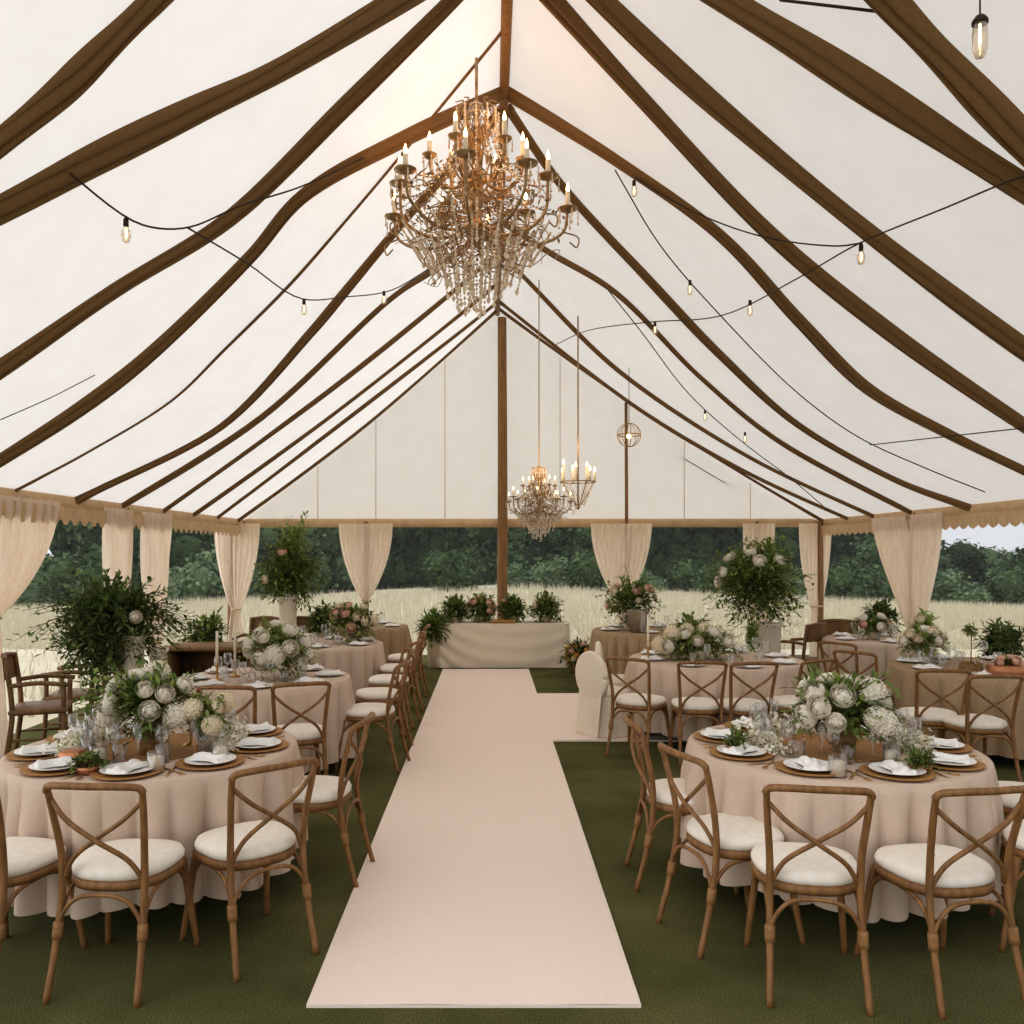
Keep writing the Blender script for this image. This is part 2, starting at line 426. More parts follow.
curtain((XL+.03, 7.35), (0, 1), .9, 1.15, 1.25, 'large ivory curtain gathered at the left edge of the picture', wt=.13, folds=12, off=-.04, bot=.3)
curtain((XL+.05, 9.85), (0, 1), .36, .34, .9, 'narrow ivory curtain left of the side post behind the dark greenery', wt=.16, folds=5, off=-.05, bot=.2)
curtain((XL+.05, 10.95), (0, 1), .42, .45, .7, 'ivory curtain right of the side post behind the dark greenery', wt=.16, folds=6, off=-.05, bot=.2)
curtain((XL-.12+.1, 14.8), (1, .25), .36, .4, .85, 'ivory curtain gathered in the back left corner', folds=8, off=-.15)
curtain((xs(366, 14.9), 14.88), (1, 0), .46, .48, 1.0, 'ivory curtain tied around the back post left of the head table', folds=9, off=-.1, wt=.05, bot=.06)
curtain((xs(621, 14.9), 14.88), (1, 0), .54, .52, .95, 'ivory curtain tied around the back post right of the centre pole', folds=9, off=-.1, wt=.06, bot=.1)
curtain((xs(757, 14.9), 14.88), (1, 0), .28, .28, .8, 'narrow ivory curtain hanging behind the tall right arrangement', folds=6, off=-.1, wt=.16, bot=.16, tie=False)
curtain((xs(814, 14.8), 14.85), (1, 0), .3, .27, .9, 'ivory curtain gathered in the back right corner', folds=7, off=-.16, wt=.09, bot=.12)
curtain((XE-.06, 12.1), (0, -1), .55, .45, .75, 'ivory curtain sweeping down left of the right side post', wt=.1, folds=7, off=-.06, bot=.16, shift=.62, power=1.2)
curtain((XE-.06, 11.1), (0, -1), .38, .42, .75, 'ivory curtain sweeping down right of the right side post', wt=.1, folds=7, off=-.06, bot=.14, shift=-.2, power=1.1)
# ------------------------------------------------------------------ plants
LEAFM = {}
def foliage_mb(rx, ry, rz, sprigs, per, ll, lw, rnd, droop=.15, up=0.0, inner=.25, tips=None):
    m = MB(); st = MB()
    for _ in range(sprigs):
        while True:
            d = Vector((rnd.uniform(-1, 1), rnd.uniform(-1, 1), rnd.uniform(-1, 1)))
            if .2 < d.length < 1: break
        d.normalize(); d.z = d.z*(1-abs(up))+up
        k = rnd.uniform(.55, 1.08)
        if rnd.random() < .12: k *= 1.2
        e = Vector((d.x*rx, d.y*ry, d.z*rz))*k
        b = e*inner*rnd.random()
        c = (b+e)*.5+Vector((0, 0, .25*rz*(1-abs(d.z))))
        e = e-Vector((0, 0, droop*rz*(1-max(0, d.z))))
        pts = [b.lerp(c, t)*(1-t)+c.lerp(e, t)*t for t in [i/per for i in range(per+1)]]
        st.tube(pts[::max(1, per//4)]+[pts[-1]], .0022, 3, cap=False)
        for i in range(2, per+1):
            p = pts[i]; t = (pts[i]-pts[i-1]).normalized()
            q = Vector((rnd.uniform(-1, 1), rnd.uniform(-1, 1), rnd.uniform(-.6, 1))).normalized()
            dd = (t*.7+q*.9).normalized()
            n_ = (Vector((0, 0, 1))+q*.6).normalized()
            m.leaf(p, dd, ll*rnd.uniform(.6, 1.2), lw*rnd.uniform(.7, 1.2), n_)
    return m, st
def rose_mb(seed=0, lay=5):
    rnd = random.Random(seed); m = MB(); m.ball((0, 0, .12), .4, 8, 6)
    for L_ in range(lay):
        n_ = 3+L_; rad = .42+.145*L_; top = 1.3-.24*L_
        for k in range(n_):
            a0 = 2*PI*(k+.5*(L_ % 2)+.13*L_)/n_+rnd.uniform(-.15, .15); wd = 2*PI/n_*1.35; tp = top+rnd.uniform(-.1, .1); rd = rad*rnd.uniform(.96, 1.05)
            def fn(u, v):
                a = a0+(u-.5)*wd
                lat = -1.35+v*(tp+1.35)*(1-.35*(2*u-1)**4*v)
                rr = rd*(1+.1*v**4-.05*(2*u-1)**2)
                return Vector((rr*math.cos(lat)*math.cos(a), rr*math.cos(lat)*math.sin(a), rr*.92*math.sin(lat)))
            m.grid(fn, 5, 6)
    return m
ROSE = {k: rose_mb(i).mesh('bloom', M[k]) for i, k in enumerate(('white_petal', 'cream_petal', 'blush_petal', 'yellow_petal'))}
def hydr_mb(seed):
    rnd = random.Random(seed); m = MB()
    for i in range(70):
        z = 1-2*(i+.5)/70*.85; r = math.sqrt(max(0, 1-z*z)); a = i*2.4
        c = Vector((r*math.cos(a), r*math.sin(a), z)); n_ = c.normalized(); s_ = n_.orthogonal().normalized(); b = n_.cross(s_); ro = rnd.random()*6
        for k in range(4):
            t = ro+k*PI/2; d = s_*math.cos(t)+b*math.sin(t); e = s_*math.cos(t+PI/2)+b*math.sin(t+PI/2)
            p = c*(.9+.1*rnd.random())
            m.add([p, p+d*.16+e*.1+n_*.05, p+d*.28+n_*.08, p+d*.16-e*.1+n_*.05], [(0, 1, 2, 3)])
    m.ball((0, 0, 0), .86, 10, 7)
    return m
HYD = hydr_mb(3).mesh('hydrangea', M['white_petal']); HYDC = hydr_mb(4).mesh('hydrangea', M['cream_petal'])
def vase_cyl(h, r, r2=None, neck=None):
    r2 = r2 or r; pr = [(r*.9, 0), (r, .01), ((r+r2)/2*1.03, h*.5), (r2, h), (r2*.88, h-.004), (r2*.8, h*.6), (r*.7, .02), (1e-4, .018)]
    return MB().lathe([(1e-4, 0)]+pr, 20)
def arrangement(name, label, cat, loc, r, sprigs=110, per=9, leaf=(.06, .026), lm='leaf', blooms=(), vase=None, vmat='glass', cz=0, seed=1,
                droop=.15, up=0.0, group=None, hyd=0, extra=None, vname='vase', spread=.85, frontal=False):
    rnd = random.Random(seed); t = thing(name, label, cat, loc, 0, group)
    m, st = foliage_mb(r[0], r[1], r[2], sprigs, per, leaf[0], leaf[1], rnd, droop, up)
    o = m.build('foliage', M[lm], t, smooth=False, loc=(0, 0, cz)); st.build('stems', M['stem'], t, loc=(0, 0, cz))
    placed = []
    for (kind, cnt, rad) in blooms:
        for i in range(cnt):
            for _ in range(60):
                d = Vector((rnd.uniform(-1, 1), rnd.uniform(-1, 1), rnd.uniform(-.35, 1))).normalized()
                if frontal and d.y > .25: continue
                p = Vector((d.x*r[0]*spread, d.y*r[1]*spread, d.z*r[2]*spread))*rnd.uniform(.85, 1.0)
                if all((p-q).length > rad+r_*.8 for q, r_ in placed): break
            placed.append((p, rad)); q = d.to_track_quat('Z', 'Y').to_euler()
            me = HYD if kind == 'hyd' else HYDC if kind == 'hydc' else ROSE[kind]
            link('hydrangea' if kind.startswith('hyd') else 'rose', me, t, p+Vector((0, 0, cz)), q, rad*rnd.uniform(.85, 1.15))
    if vase: vase_cyl(*vase).build(vname, M[vmat], t)
    if extra: extra(t)
    return t
# ------------------------------------------------------------------ chairs
def make_chair(label, group):
    t = thing('cross_back_chair', label, 'chair', (0, 0, 0), 0, group)
    # cushion
    def sq(a, rx, ry, p=2.6):
        c, s_ = math.cos(a), math.sin(a)
        return math.copysign(abs(c)**(2/p), c)*rx, math.copysign(abs(s_)**(2/p), s_)*ry
    m = MB(); seg = 32; vs = []
    prof = [(.02, -.0), (.9, -.004), (1.0, .012), (1.01, .03), (.96, .05), (.8, .06), (.45, .066), (.02, .066)]
    for k, z in prof:
        for i in range(seg):
            x, y = sq(2*PI*i/seg, .215*k, .205*k); x *= (1+.08*y/.2)
            vs.append((x, y, .455+z))
    m.add(vs, [(j*seg+i, j*seg+(i+1) % seg, (j+1)*seg+(i+1) % seg, (j+1)*seg+i) for j in range(len(prof)-1) for i in range(seg)])
    m.build('seat', M['cushion'], t)
    m = MB(); vs = []
    pr2 = [(.7, .42), (.98, .418), (1.02, .435), (1.0, .457), (.7, .457)]
    for k, z in pr2:
        for i in range(seg):
            x, y = sq(2*PI*i/seg, .215*k, .205*k); x *= (1+.08*y/.2); vs.append((x, y, z))
    m.add(vs, [(j*seg+i, j*seg+(i+1) % seg, (j+1)*seg+(i+1) % seg, (j+1)*seg+i) for j in range(4) for i in range(seg)])
    m.build('seat_frame', M['chairwood'], t)
    W = M['chairwood']
    for s_ in (-1, 1):
        MB().tube([(s_*.19, -.3, 0), (s_*.182, -.245, .2), (s_*.176, -.205, .43), (s_*.178, -.21, .58), (s_*.192, -.245, .75), (s_*.2, -.275, .865)], lambda q: .0155-.003*abs(q-.5), 10, n=6).build('leg', W, t)
        MB().tube([(s_*.215, .235, 0), (s_*.196, .2, .2), (s_*.175, .165, .43)], lambda q: .014+.003*q, 10, n=6).build('leg', W, t)
    # top rail
    MB().tube([(-.204, -.272, .85), (-.192, -.285, .872), (-.12, -.315, .885), (0, -.33, .888), (.12, -.315, .885), (.192, -.285, .872), (.204, -.272, .85)], .0155, 10, n=6).build('top_rail', W, t)
    for s_ in (-1, 1):   # crossing bars
        MB().tube([(s_*.196, -.256, .815), (s_*.12, -.272+s_*.006, .74), (0, -.262+s_*.012, .655), (-s_*.12, -.225+s_*.006, .56), (-s_*.17, -.2, .47)], .0105, 8, n=6).build('cross_bar', W, t)
    # under-seat arches
    def arch(a, b, name='arch_brace'):
        a, b = Vector(a), Vector(b); mid = (a+b)/2
        pts = [a+V(0, 0, .27), a.lerp(b, .05)+V(0, 0, .33), a.lerp(b, .2)+V(0, 0, .395), mid+V(0, 0, .415), a.lerp(b, .8)+V(0, 0, .395), a.lerp(b, .95)+V(0, 0, .33), b+V(0, 0, .27)]
        MB().tube(pts, .0095, 8, n=5).build(name, W, t)
    fl, fr, rl, rr = (-.188, .19, 0), (.188, .19, 0), (-.18, -.23, 0), (.18, -.23, 0)
    for a, b in ((fl, fr), (rl, rr), (fl, rl), (fr, rr)): arch(a, b)
    for s_ in (-1, 1):
        MB().tube([(s_*.181, -.236, .235), (s_*.179, -.226, .3)], .021, 10, n=3).build('cane_binding', M['wrap'], t)
    return t
USED = [False]; CH0 = None
def chair(x, y, fx, fy, label, group):
    global CH0
    rz = math.atan2(-fx, fy)
    if CH0 is None:
        CH0 = make_chair(label, group); c = CH0
    else: c = copy_tree(CH0)
    c.location = (x, y, 0); c.rotation_euler = (0, 0, rz); tag(c, label, 'chair', group); return c
GRF, GLF = 'cross-back chairs around the right front table', 'cross-back chairs around the left front table'
chair(1.36, 3.67, .17, .985, 'front chair nearest the aisle runner side of right front table, its crossed back toward camera', GRF)
chair(1.91, 3.65, -.16, .987, 'cross-back chair at the front right of right front table, back turned right', GRF)
chair(1.17, 4.09, .95, .3, 'cross-back chair side-on left of the right front table, white seat showing fully', GRF)
chair(1.09, 4.76, .99, -.02, 'cross-back chair left of the right front table, partly behind another side-on chair', GRF)
chair(2.64, 3.98, -.9, .42, 'cross-back chair cut by the right edge beside the right front table, nearer one', GRF)
chair(2.92, 4.7, -.99, -.05, 'cross-back chair cut by the right edge, behind the other edge chair', GRF)
chair(-2.13, 3.74, .22, .97, 'cross-back chair cut by the left picture edge at the left front table', GLF)
chair(-1.585, 3.72, .07, .997, 'cross-back chair at the middle front of the left front table, back to camera', GLF)
chair(-1.13, 3.96, -.66, .75, 'cross-back chair at the right front of left front table, turned toward the flowers', GLF)
chair(-1.0, 4.82, -.98, .1, 'cross-back chair right of the left front table, seen side-on by the runner', GLF)
G2 = 'cross-back chairs at the middle and back tables'
def lc(px, d, fx, fy, label): return chair(xs(px, d), d, fx, fy, label, G2)
lc(240, 6.22, .05, 1, 'cross-back chair behind the left front flowers, back to camera at second left table')
lc(296, 6.35, -.35, .93, 'cross-back chair at the front right of the second left table')
lc(370, 7.25, -.98, .15, 'cross-back chair with round white seat right of the second left table')
lc(378, 8.1, -.96, -.25, 'second cross-back chair along the runner beyond the left front table')
lc(389, 9.0, -.97, .1, 'third cross-back chair along the runner, by the left back table')
lc(397, 9.9, -.97, -.1, 'fourth cross-back chair along the runner on the left')
lc(404, 10.9, -.97, 0, 'fifth cross-back chair along the runner, nearest the head table on the left')
lc(640, 7.75, .55, .83, 'cross-back chair at the left front of the second right table, angled to the right')
lc(697, 7.55, .08, 1, 'cross-back chair at the front of the second right table, left of the middle')
lc(742, 7.5, -.08, 1, 'cross-back chair at the front of the second right table, right of the middle')
lc(792, 7.65, -.5, .86, 'cross-back chair at the right front of second right table, crossed back angled left')
lc(929, 7.05, .1, 1, 'cross-back chair at the front of the far right table, left one')
lc(975, 6.75, .0, 1, 'cross-back chair at the front of the far right table, standing closest to camera there')
lc(852, 9.0, .8, .6, 'cross-back chair at the left of the far right table, by the grass gap')
lc(868, 8.2, .75, .66, 'cross-back chair at the left front of the far right table')
# dark wooden armchairs
def make_armchair(label):
    t = thing('wooden_armchair', label, 'chair', group='dark wooden armchairs along the tent sides'); W = M['darkwood']
    MB().box((0, 0, .44), (.5, .46, .05), bev=.015).build('seat', W, t)
    for s_ in (-1, 1):
        MB().tube([(s_*.23, -.25, 0), (s_*.22, -.2, .44), (s_*.22, -.25, .9)], .022, 8, n=6).build('leg', W, t)
        MB().tube([(s_*.23, .22, 0), (s_*.22, .2, .44), (s_*.23, .2, .66)], .022, 8, n=6).build('leg', W, t)
        MB().tube([(s_*.22, -.23, .67), (s_*.24, 0, .69), (s_*.24, .24, .665)], .02, 8, n=6).build('armrest', W, t)
        MB().tube([(s_*.225, -.22, .2), (s_*.225, .21, .2)], .012, 6).build('stretcher', W, t)
    m = MB(); m.grid(lambda u, v: Vector((-.22+.44*u, -.235-.03*math.sin(PI*u)-.02*v, .7+.2*v)), 8, 4)
    m.grid(lambda u, v: Vector((-.22+.44*u, -.255-.03*math.sin(PI*u)-.02*v, .7+.2*v)), 8, 4)
    m.tube([(-.23, -.25, .9), (0, -.3, .92), (.23, -.25, .9)], .022, 8, n=6); m.build('backrest', W, t)
    return t
a0 = make_armchair('dark wooden armchair by the left curtain, behind the left front table')
a0.location = (xs(42, 7.6), 7.6, 0); a0.rotation_euler = (0, 0, math.radians(-70))
for px, d, a, lb in ((76, 8.3, 100, 'dark wooden armchair beneath the wide dark greenery on the left side'),
                     (258, 11.6, 170, 'dark wooden armchair left of the tall arrangement near the back left'),
                     (303, 11.6, 200, 'dark wooden armchair right of the tall arrangement near the back left'),
                     (798, 11.0, 40, 'dark wooden armchair beside the white pedestal of the tall right arrangement'),
                     (838, 11.65, -20, 'dark wooden armchair before the grass, left of the right side curtains')):
    c = copy_tree(a0); c.location = (xs(px, d), d, 0); c.rotation_euler = (0, 0, math.radians(a)); tag(c, lb, 'chair')
# ivory slip-covered chairs with round backs
def slip_chair(px, d, fx, fy, label):
    t = thing('slipcovered_chair', label, 'chair', (xs(px, d), d, 0), math.atan2(-fx, fy), 'ivory slipcovered chairs by the runner'); t.scale = (.92, .92, .88); m = MB()
    def fn(u, v):
        a = 2*PI*u; k = .23+.04*v+.018*math.sin(a*9)*v
        c, s_ = math.cos(a), math.sin(a)
        return Vector((math.copysign(abs(c)**.7, c)*k, math.copysign(abs(s_)**.7, s_)*k, .45*(1-v)+.02))
    m.grid(fn, 54, 8); m.build('skirt', M['cloth_ivory'], t)
    MB().lathe([(1e-4, .54), (.12, .538), (.2, .52), (.235, .49), (.235, .47), (.2, .455)], 24).build('seat', M['cushion'], t)
    m = MB()
    for yy, sg in ((-.2, 1), (-.27, -1)):
        def fb(u, v, yy=yy, sg=sg):
            r = v*.24; a = 2*PI*u
            return Vector((r*math.cos(a), yy+sg*.02*(1-v*v)-.04*r*math.sin(a), .68+r*1.05*math.sin(a)))
        m.grid(fb, 28, 6)
    ring = [(.24*math.cos(2*PI*k/28), -.235-.04*.24*math.sin(2*PI*k/28), .68+.25*math.sin(2*PI*k/28)) for k in range(29)]
    m.tube(ring, .036, 8); m.build('backrest', M['cloth_ivory'], t)
    m = MB(); m.grid(lambda u, v: Vector(((-.2+.4*u), -.25-.05*v-.015*math.sin(u*20)*v, .55*(1-v)+.02)), 24, 6); m.build('back_drape', M['cloth_ivory'], t)
    return t
slip_chair(609, 8.55, .85, .5, 'ivory slipcovered chair with round back beside the runner, nearer one')
slip_chair(619, 9.35, .9, -.1, 'ivory slipcovered chair with round back behind the other slipcovered chair')
# ------------------------------------------------------------------ tables
def round_table(cx, cy, r, where, mat='cloth', hem=.1, folds=26, seed=0, h=.75):
    rnd = random.Random(seed)
    t = thing('round_table', 'round banquet table hidden under the cloth, %s' % where, 'table', (cx, cy, 0))
    MB().lathe([(1e-4, h-.03), (r-.02, h-.03), (r-.02, h-.008), (1e-4, h-.008)], 40).build('tabletop', M['darkwood'], t)
    for k in range(4):
        a = PI/4+k*PI/2; MB().tube([(math.cos(a)*r*.6, math.sin(a)*r*.6, 0), (math.cos(a)*r*.6, math.sin(a)*r*.6, h-.03)], .025, 8).build('leg', M['darkwood'], t)
    m = MB(); ph = [rnd.uniform(0, 6) for _ in range(4)]; seg = folds*18
    rows = [(0, .0), (.5, 0), (.85, 0), (.97, 0), (1, -.004)]
    vs = [(0, 0, h)]
    nr = 0
    for k, dz in rows[1:]:
        for i in range(seg):
            a = 2*PI*i/seg; vs.append((r*k*math.cos(a), r*k*math.sin(a), h+dz))
        nr += 1
    nd = 16
    for j in range(1, nd+1):
        v = j/nd
        for i in range(seg):
            a = 2*PI*i/seg
            w = math.sin(a*folds+ph[0]+.8*math.sin(a*3+ph[1]))
            w2 = math.sin(a*folds*.47+ph[2])
            amp = min(1, v*3.2)
            wf = 2*abs(math.sin(.5*(a*folds+ph[0]+1.1*math.sin(a*3+ph[1]))))**.65-1.2; rr = r+.006+.02*v+amp*(.045*wf*(.75+.25*math.sin(a*4+ph[2]))+.02*w2)*(.75+.45*v)
            z = h-.008-(h-hem)*v+.02*math.sin(a*5+ph[3])*v
            vs.append((rr*math.cos(a), rr*math.sin(a), max(.012, z)))
        nr += 1
    fs = [(0, 1+i, 1+(i+1) % seg) for i in range(seg)]
    for j in range(nr-1):
        for i in range(seg):
            fs.append((1+j*seg+i, 1+j*seg+(i+1) % seg, 1+(j+1)*seg+(i+1) % seg, 1+(j+1)*seg+i)[::-1])
    m.add(vs, fs); c = m.build('tablecloth', M[mat], loc=(cx, cy, 0))
    tag(c, '%s cloth draped in folds over the %s' % ('blush beige' if mat == 'cloth' else 'tan', where), 'tablecloth', 'tablecloths on the round tables')
    return cx, cy, r, h
# place-setting meshes
plate_me = MB().lathe([(1e-4, .004), (.06, .003), (.075, .006), (.125, .018), (.128, .021), (.124, .021), (.075, .011), (.06, .008), (1e-4, .008)], 28).mesh('plate', M['china'])
charger_me = MB().lathe([(1e-4, .0), (.1, .0), (.165, .01), (.168, .014), (.164, .015), (.1, .006), (1e-4, .006)], 32).mesh('charger', M['rattan'])
def napkin_mb():
    m = MB()
    def fn(u, v):
        x = (u-.5)*.13; y = (v-.5)*.2
        z = .012+.016*math.exp(-((u-.5)/.25)**2)+.006*math.sin(u*14+v*3)+.006*math.cos(v*9)
        k = .55+.9*abs(v-.42)
        if u in (0, 1) or v in (0, 1): z = .002
        return Vector((x*k, y, max(.001, z)))
    m.grid(fn, 16, 20); return m
napkin_me = napkin_mb().mesh('napkin', M['napkin'])
wine_me = MB().lathe([(1e-4, 0), (.034, .001), (.034, .003), (.01, .007), (.004, .014), (.0035, .085), (.008, .092), (.028, .108), (.037, .135), (.035, .165), (.030, .195),
                      (.0292, .195), (.0342, .165), (.0362, .135), (.0272, .109), (1e-4, .094)], 18).mesh('wine_glass', M['glass'])
tumb_me = MB().lathe([(1e-4, 0), (.028, 0), (.032, .01), (.037, .1), (.036, .1), (.031, .012), (1e-4, .01)], 18).mesh('tumbler', M['glass'])
def flute_me_():
    return MB().lathe([(1e-4, 0), (.03, .001), (.03, .003), (.006, .008), (.0035, .02), (.0035, .1), (.014, .115), (.023, .15), (.022, .21), (.0213, .21), (.0222, .15), (1e-4, .112)], 16).mesh('flute_glass', M['glass'])
flute_me = flute_me_()
def fork_mb():
    m = MB(); m.tube([(0, -.1, .003), (0, 0, .005), (0, .05, .004)], lambda q: .0055-.0025*q, 6, n=5, flat=.5)
    for k in range(4):
        x = (k-1.5)*.006; m.tube([(x*.4, .045, .004), (x, .06, .005), (x, .1, .006)], .0017, 5)
    return m
fork_me = fork_mb().mesh('fork', M['gold'])
km = MB(); km.tube([(0, -.11, .004), (0, 0, .004)], .0055, 6, flat=.6); km.add([(-.002, 0, .003), (.008, .01, .003), (.009, .08, .003), (-.002, .11, .003), (-.002, 0, .005), (.008, .01, .005), (.009, .08, .005), (-.002, .11, .005)],
       [(0, 3, 2, 1), (4, 5, 6, 7), (0, 1, 5, 4), (1, 2, 6, 5), (2, 3, 7, 6), (3, 0, 4, 7)])
knife_me = km.mesh('knife', M['gold'])
PEND = {}
def item(name, me, x, y, z, rz, cat, desc, where, sc=1):
    o = link(name, me, None, (x, y, z), (0, 0, rz), sc)
    PEND.setdefault((name, desc, cat, where), []).append(o); return o
def finish_items():
    for (name, desc, cat, where), lst in PEND.items():
        lst.sort(key=lambda o: o.location.x/o.location.y)
        for i, o in enumerate(lst):
            if len(lst) == 1: lb = '%s on the %s' % (desc, where)
            else: lb = '%s, %s from left on the %s' % (desc, ORD[i], where)
            tag(o, lb, cat, '%s on the %s' % (name.replace('_', ' ')+('es' if name.endswith('s') else 's'), where) if len(lst) > 1 else None)
def setting(T, where, n, a0, full=True, seed=0, sk=()):
    cx, cy, r, h = T; rnd = random.Random(seed); z = h+.001
    for i in range(n):
        if i in sk: continue
        a = a0+2*PI*i/n; ca, sa = math.cos(a), math.sin(a)
        P = lambda rr, s_: (cx+ca*rr-sa*s_, cy+sa*rr+ca*s_)
        rz = a+PI/2
        if full:
            x, y = P(r-.19, 0); item('charger_plate', charger_me, x, y, z, 0, 'plate', 'woven brown charger plate', where)
            x, y = P(r-.19, 0); item('dinner_plate', plate_me, x, y, z+.008, 0, 'plate', 'white dinner plate on a woven charger', where)
            x, y = P(r-.19, 0); item('napkin', napkin_me, x, y, z+.022, rz+rnd.uniform(-.5, .5), 'napkin', 'white folded napkin on a plate', where)
            x, y = P(r-.19, -.2); item('fork', fork_me, x, y, z, rz+PI, 'fork', 'gold fork beside a plate', where)
            x, y = P(r-.19, .2); item('table_knife', knife_me, x, y, z, rz+PI, 'knife', 'gold table knife beside a plate', where)
            for (nm, me, dr, ds, ds_) in (('wine_glass', wine_me, .40, .1, 'clear stemmed wine glass'), ('flute_glass', flute_me, .36, -.0, 'tall clear flute glass'), ('tumbler', tumb_me, .42, -.11, 'clear straight tumbler')):
                x, y = P(r-dr+rnd.uniform(-.02, .02), ds+rnd.uniform(-.03, .03)); item(nm, me, x, y, z, 0, 'glass', ds_, where)
        else:
            x, y = P(r-.18, 0); item('dinner_plate', plate_me, x, y, z, 0, 'plate', 'white dinner plate', where)
            x, y = P(r-.18, 0); item('napkin', napkin_me, x, y, z+.014, rz, 'napkin', 'white folded napkin', where)
            x, y = P(r-.38, .08); item('wine_glass', wine_me, x, y, z, 0, 'glass', 'clear stemmed wine glass', where)
            x, y = P(r-.4, -.07); item('tumbler', tumb_me, x, y, z, 0, 'glass', 'clear straight tumbler', where)
LF = round_table(-1.84, 4.68, .755, 'left front table', seed=1, hem=.17, folds=30)
RF = round_table(1.88, 4.68, .77, 'right front table', seed=2, hem=.17, folds=30)
L2 = round_table(-1.95, 7.3, .74, 'second left table', seed=3)
R2 = round_table(2.28, 8.6, .86, 'second right table', seed=4)
R4 = round_table(4.68, 7.95, .86, 'far right table', 'cloth_tan', seed=5)
L3 = round_table(xs(326, 10.1), 10.1, .67, 'third left table', seed=6)
R3 = round_table(xs(643, 11.9), 11.9, .7, 'third right table', 'cloth_tan', seed=7)
L4 = round_table(xs(360, 12.5), 12.5, .7, 'back left table', 'cloth_tan', seed=8)
R5 = round_table(xs(875, 10.6), 10.6, .62, 'right side table by the curtains', seed=9)
setting(LF, 'left front table', 9, -PI/2+.15, seed=1)
setting(RF, 'right front table', 9, -PI/2-.55, seed=2)
setting(L2, 'second left table', 8, -PI/2+.2, False, 3)
setting(R2, 'second right table', 8, -PI/2+.2, False, 4)
setting(R4, 'far right table', 8, -PI/2+.2, False, 5)
setting(L3, 'third left table', 6, -PI/2, False, 6)
setting(R3, 'third right table', 5, -PI/2, False, 7)
setting(L4, 'back left table', 5, -PI/2, False, 8)
setting(R5, 'right side table by the curtains', 5, -PI/2, False, 9)
# round woven mats under the front centrepieces
for T, w in ((LF, 'left front table'), (RF, 'right front table')):
    m = MB().lathe([(1e-4, .0015), (.34, .0015), (.345, .004), (.33, .007), (1e-4, .006)], 40)
    tag(m.build('woven_mat', M['rattan'], loc=(T[0], T[1], T[3])), 'round woven brown mat under the flowers on the '+w, 'mat')
# bouquets on the tables
arrangement('flower_centrepiece', 'white rose centrepiece in a bark vase on the left front table', 'flowers', (-1.80, 4.52, .757), (.31, .25, .2), 150, 9, (.065, .028), 'leaf',
            (('white_petal', 13, .05), ('hyd', 3, .062)), (.17, .06, .05), 'barkvase', .27, 11, group='table centrepieces', up=.15)
arrangement('flower_centrepiece', 'large white rose and green centrepiece on the right front table', 'flowers', (1.84, 4.42, .757), (.29, .24, .2), 170, 9, (.065, .03), 'leaf',
            (('white_petal', 15, .055), ('hyd', 4, .06)), (.17, .055, .06), 'barkvase', .26, 12, group='table centrepieces', up=.15)
arrangement('flower_centrepiece', 'cream hydrangea bunch right of the rose centrepiece on the left front table', 'flowers', (-1.50, 4.5, .757), (.13, .13, .13), 50, 7, (.05, .02), 'leaf_light',
            (('hydc', 3, .06), ('cream_petal', 3, .04)), (.14, .04, .045), 'glass', .2, 13, up=.2)
arrangement('flower_centrepiece', 'white flower centrepiece on the second left table', 'flowers', (-1.8, 7.2, .752), (.34, .28, .24), 120, 8, (.07, .03), 'leaf_light',
            (('white_petal', 12, .065), ('hyd', 3, .08)), (.16, .06, .06), 'glass', .27, 14, group='table centrepieces')
arrangement('flower_centrepiece', 'long low white and green centrepiece on the second right table', 'flowers', (xs(697, 8.5), 8.5, .752), (.5, .24, .19), 150, 8, (.07, .03), 'leaf_light',
            (('white_petal', 10, .06), ('hydc', 4, .075)), (.1, .08, .09), 'terracotta', .16, 15, group='table centrepieces')
arrangement('leafy_centrepiece', 'round dark green plant behind the white flowers on the second right table', 'plant', (xs(690, 9.1), 9.1, .752), (.24, .2, .2), 90, 8, (.07, .035), 'leaf',
            (), (.1, .07, .08), 'terracotta', .24, 16)
arrangement('flower_centrepiece', 'blush and cream flowers on the third left table', 'flowers', (xs(352, 10.1), 10.1, .752), (.36, .26, .25), 130, 8, (.08, .035), 'leaf',
            (('blush_petal', 6, .07), ('cream_petal', 6, .06)), (.14, .07, .07), 'terracotta', .26, 17, group='table centrepieces')
arrangement('flower_centrepiece', 'loose tall blush flowers on the third right table', 'flowers', (xs(630, 11.8), 11.8, .752), (.45, .3, .4), 130, 9, (.09, .04), 'leaf',
            (('blush_petal', 6, .05), ('cream_petal', 4, .05)), (.2, .07, .07), 'terracotta', .4, 18, group='table centrepieces', up=.15)
arrangement('flower_centrepiece', 'pale yellow green flowers on the far right table', 'flowers', (xs(924, 8.3), 8.3, .752), (.26, .22, .16), 80, 8, (.06, .026), 'leaf_light',
            (('cream_petal', 6, .05), ('white_petal', 5, .05)), (.12, .06, .06), 'china', .2, 19, group='table centrepieces')
arrangement('flower_centrepiece', 'cream flowers on the right side table by the curtains', 'flowers', (xs(872, 10.5), 10.5, .752), (.26, .2, .16), 80, 8, (.06, .026), 'leaf',
            (('white_petal', 6, .055), ('blush_petal', 3, .05)), (.1, .06, .06), 'terracotta', .18, 20, group='table centrepieces')
arrangement('leafy_centrepiece', 'dark leafy plant at the right edge of the far right table', 'plant', (xs(1012, 7.9), 7.9, .752), (.16, .14, .18), 60, 8, (.06, .03), 'leaf_dark', (), (.1, .06, .07), 'terracotta', .24, 21)
def box_planter(t): MB().box((0, 0, .05), (.3, .16, .1), bev=.008).build('box', M['copper'], t)
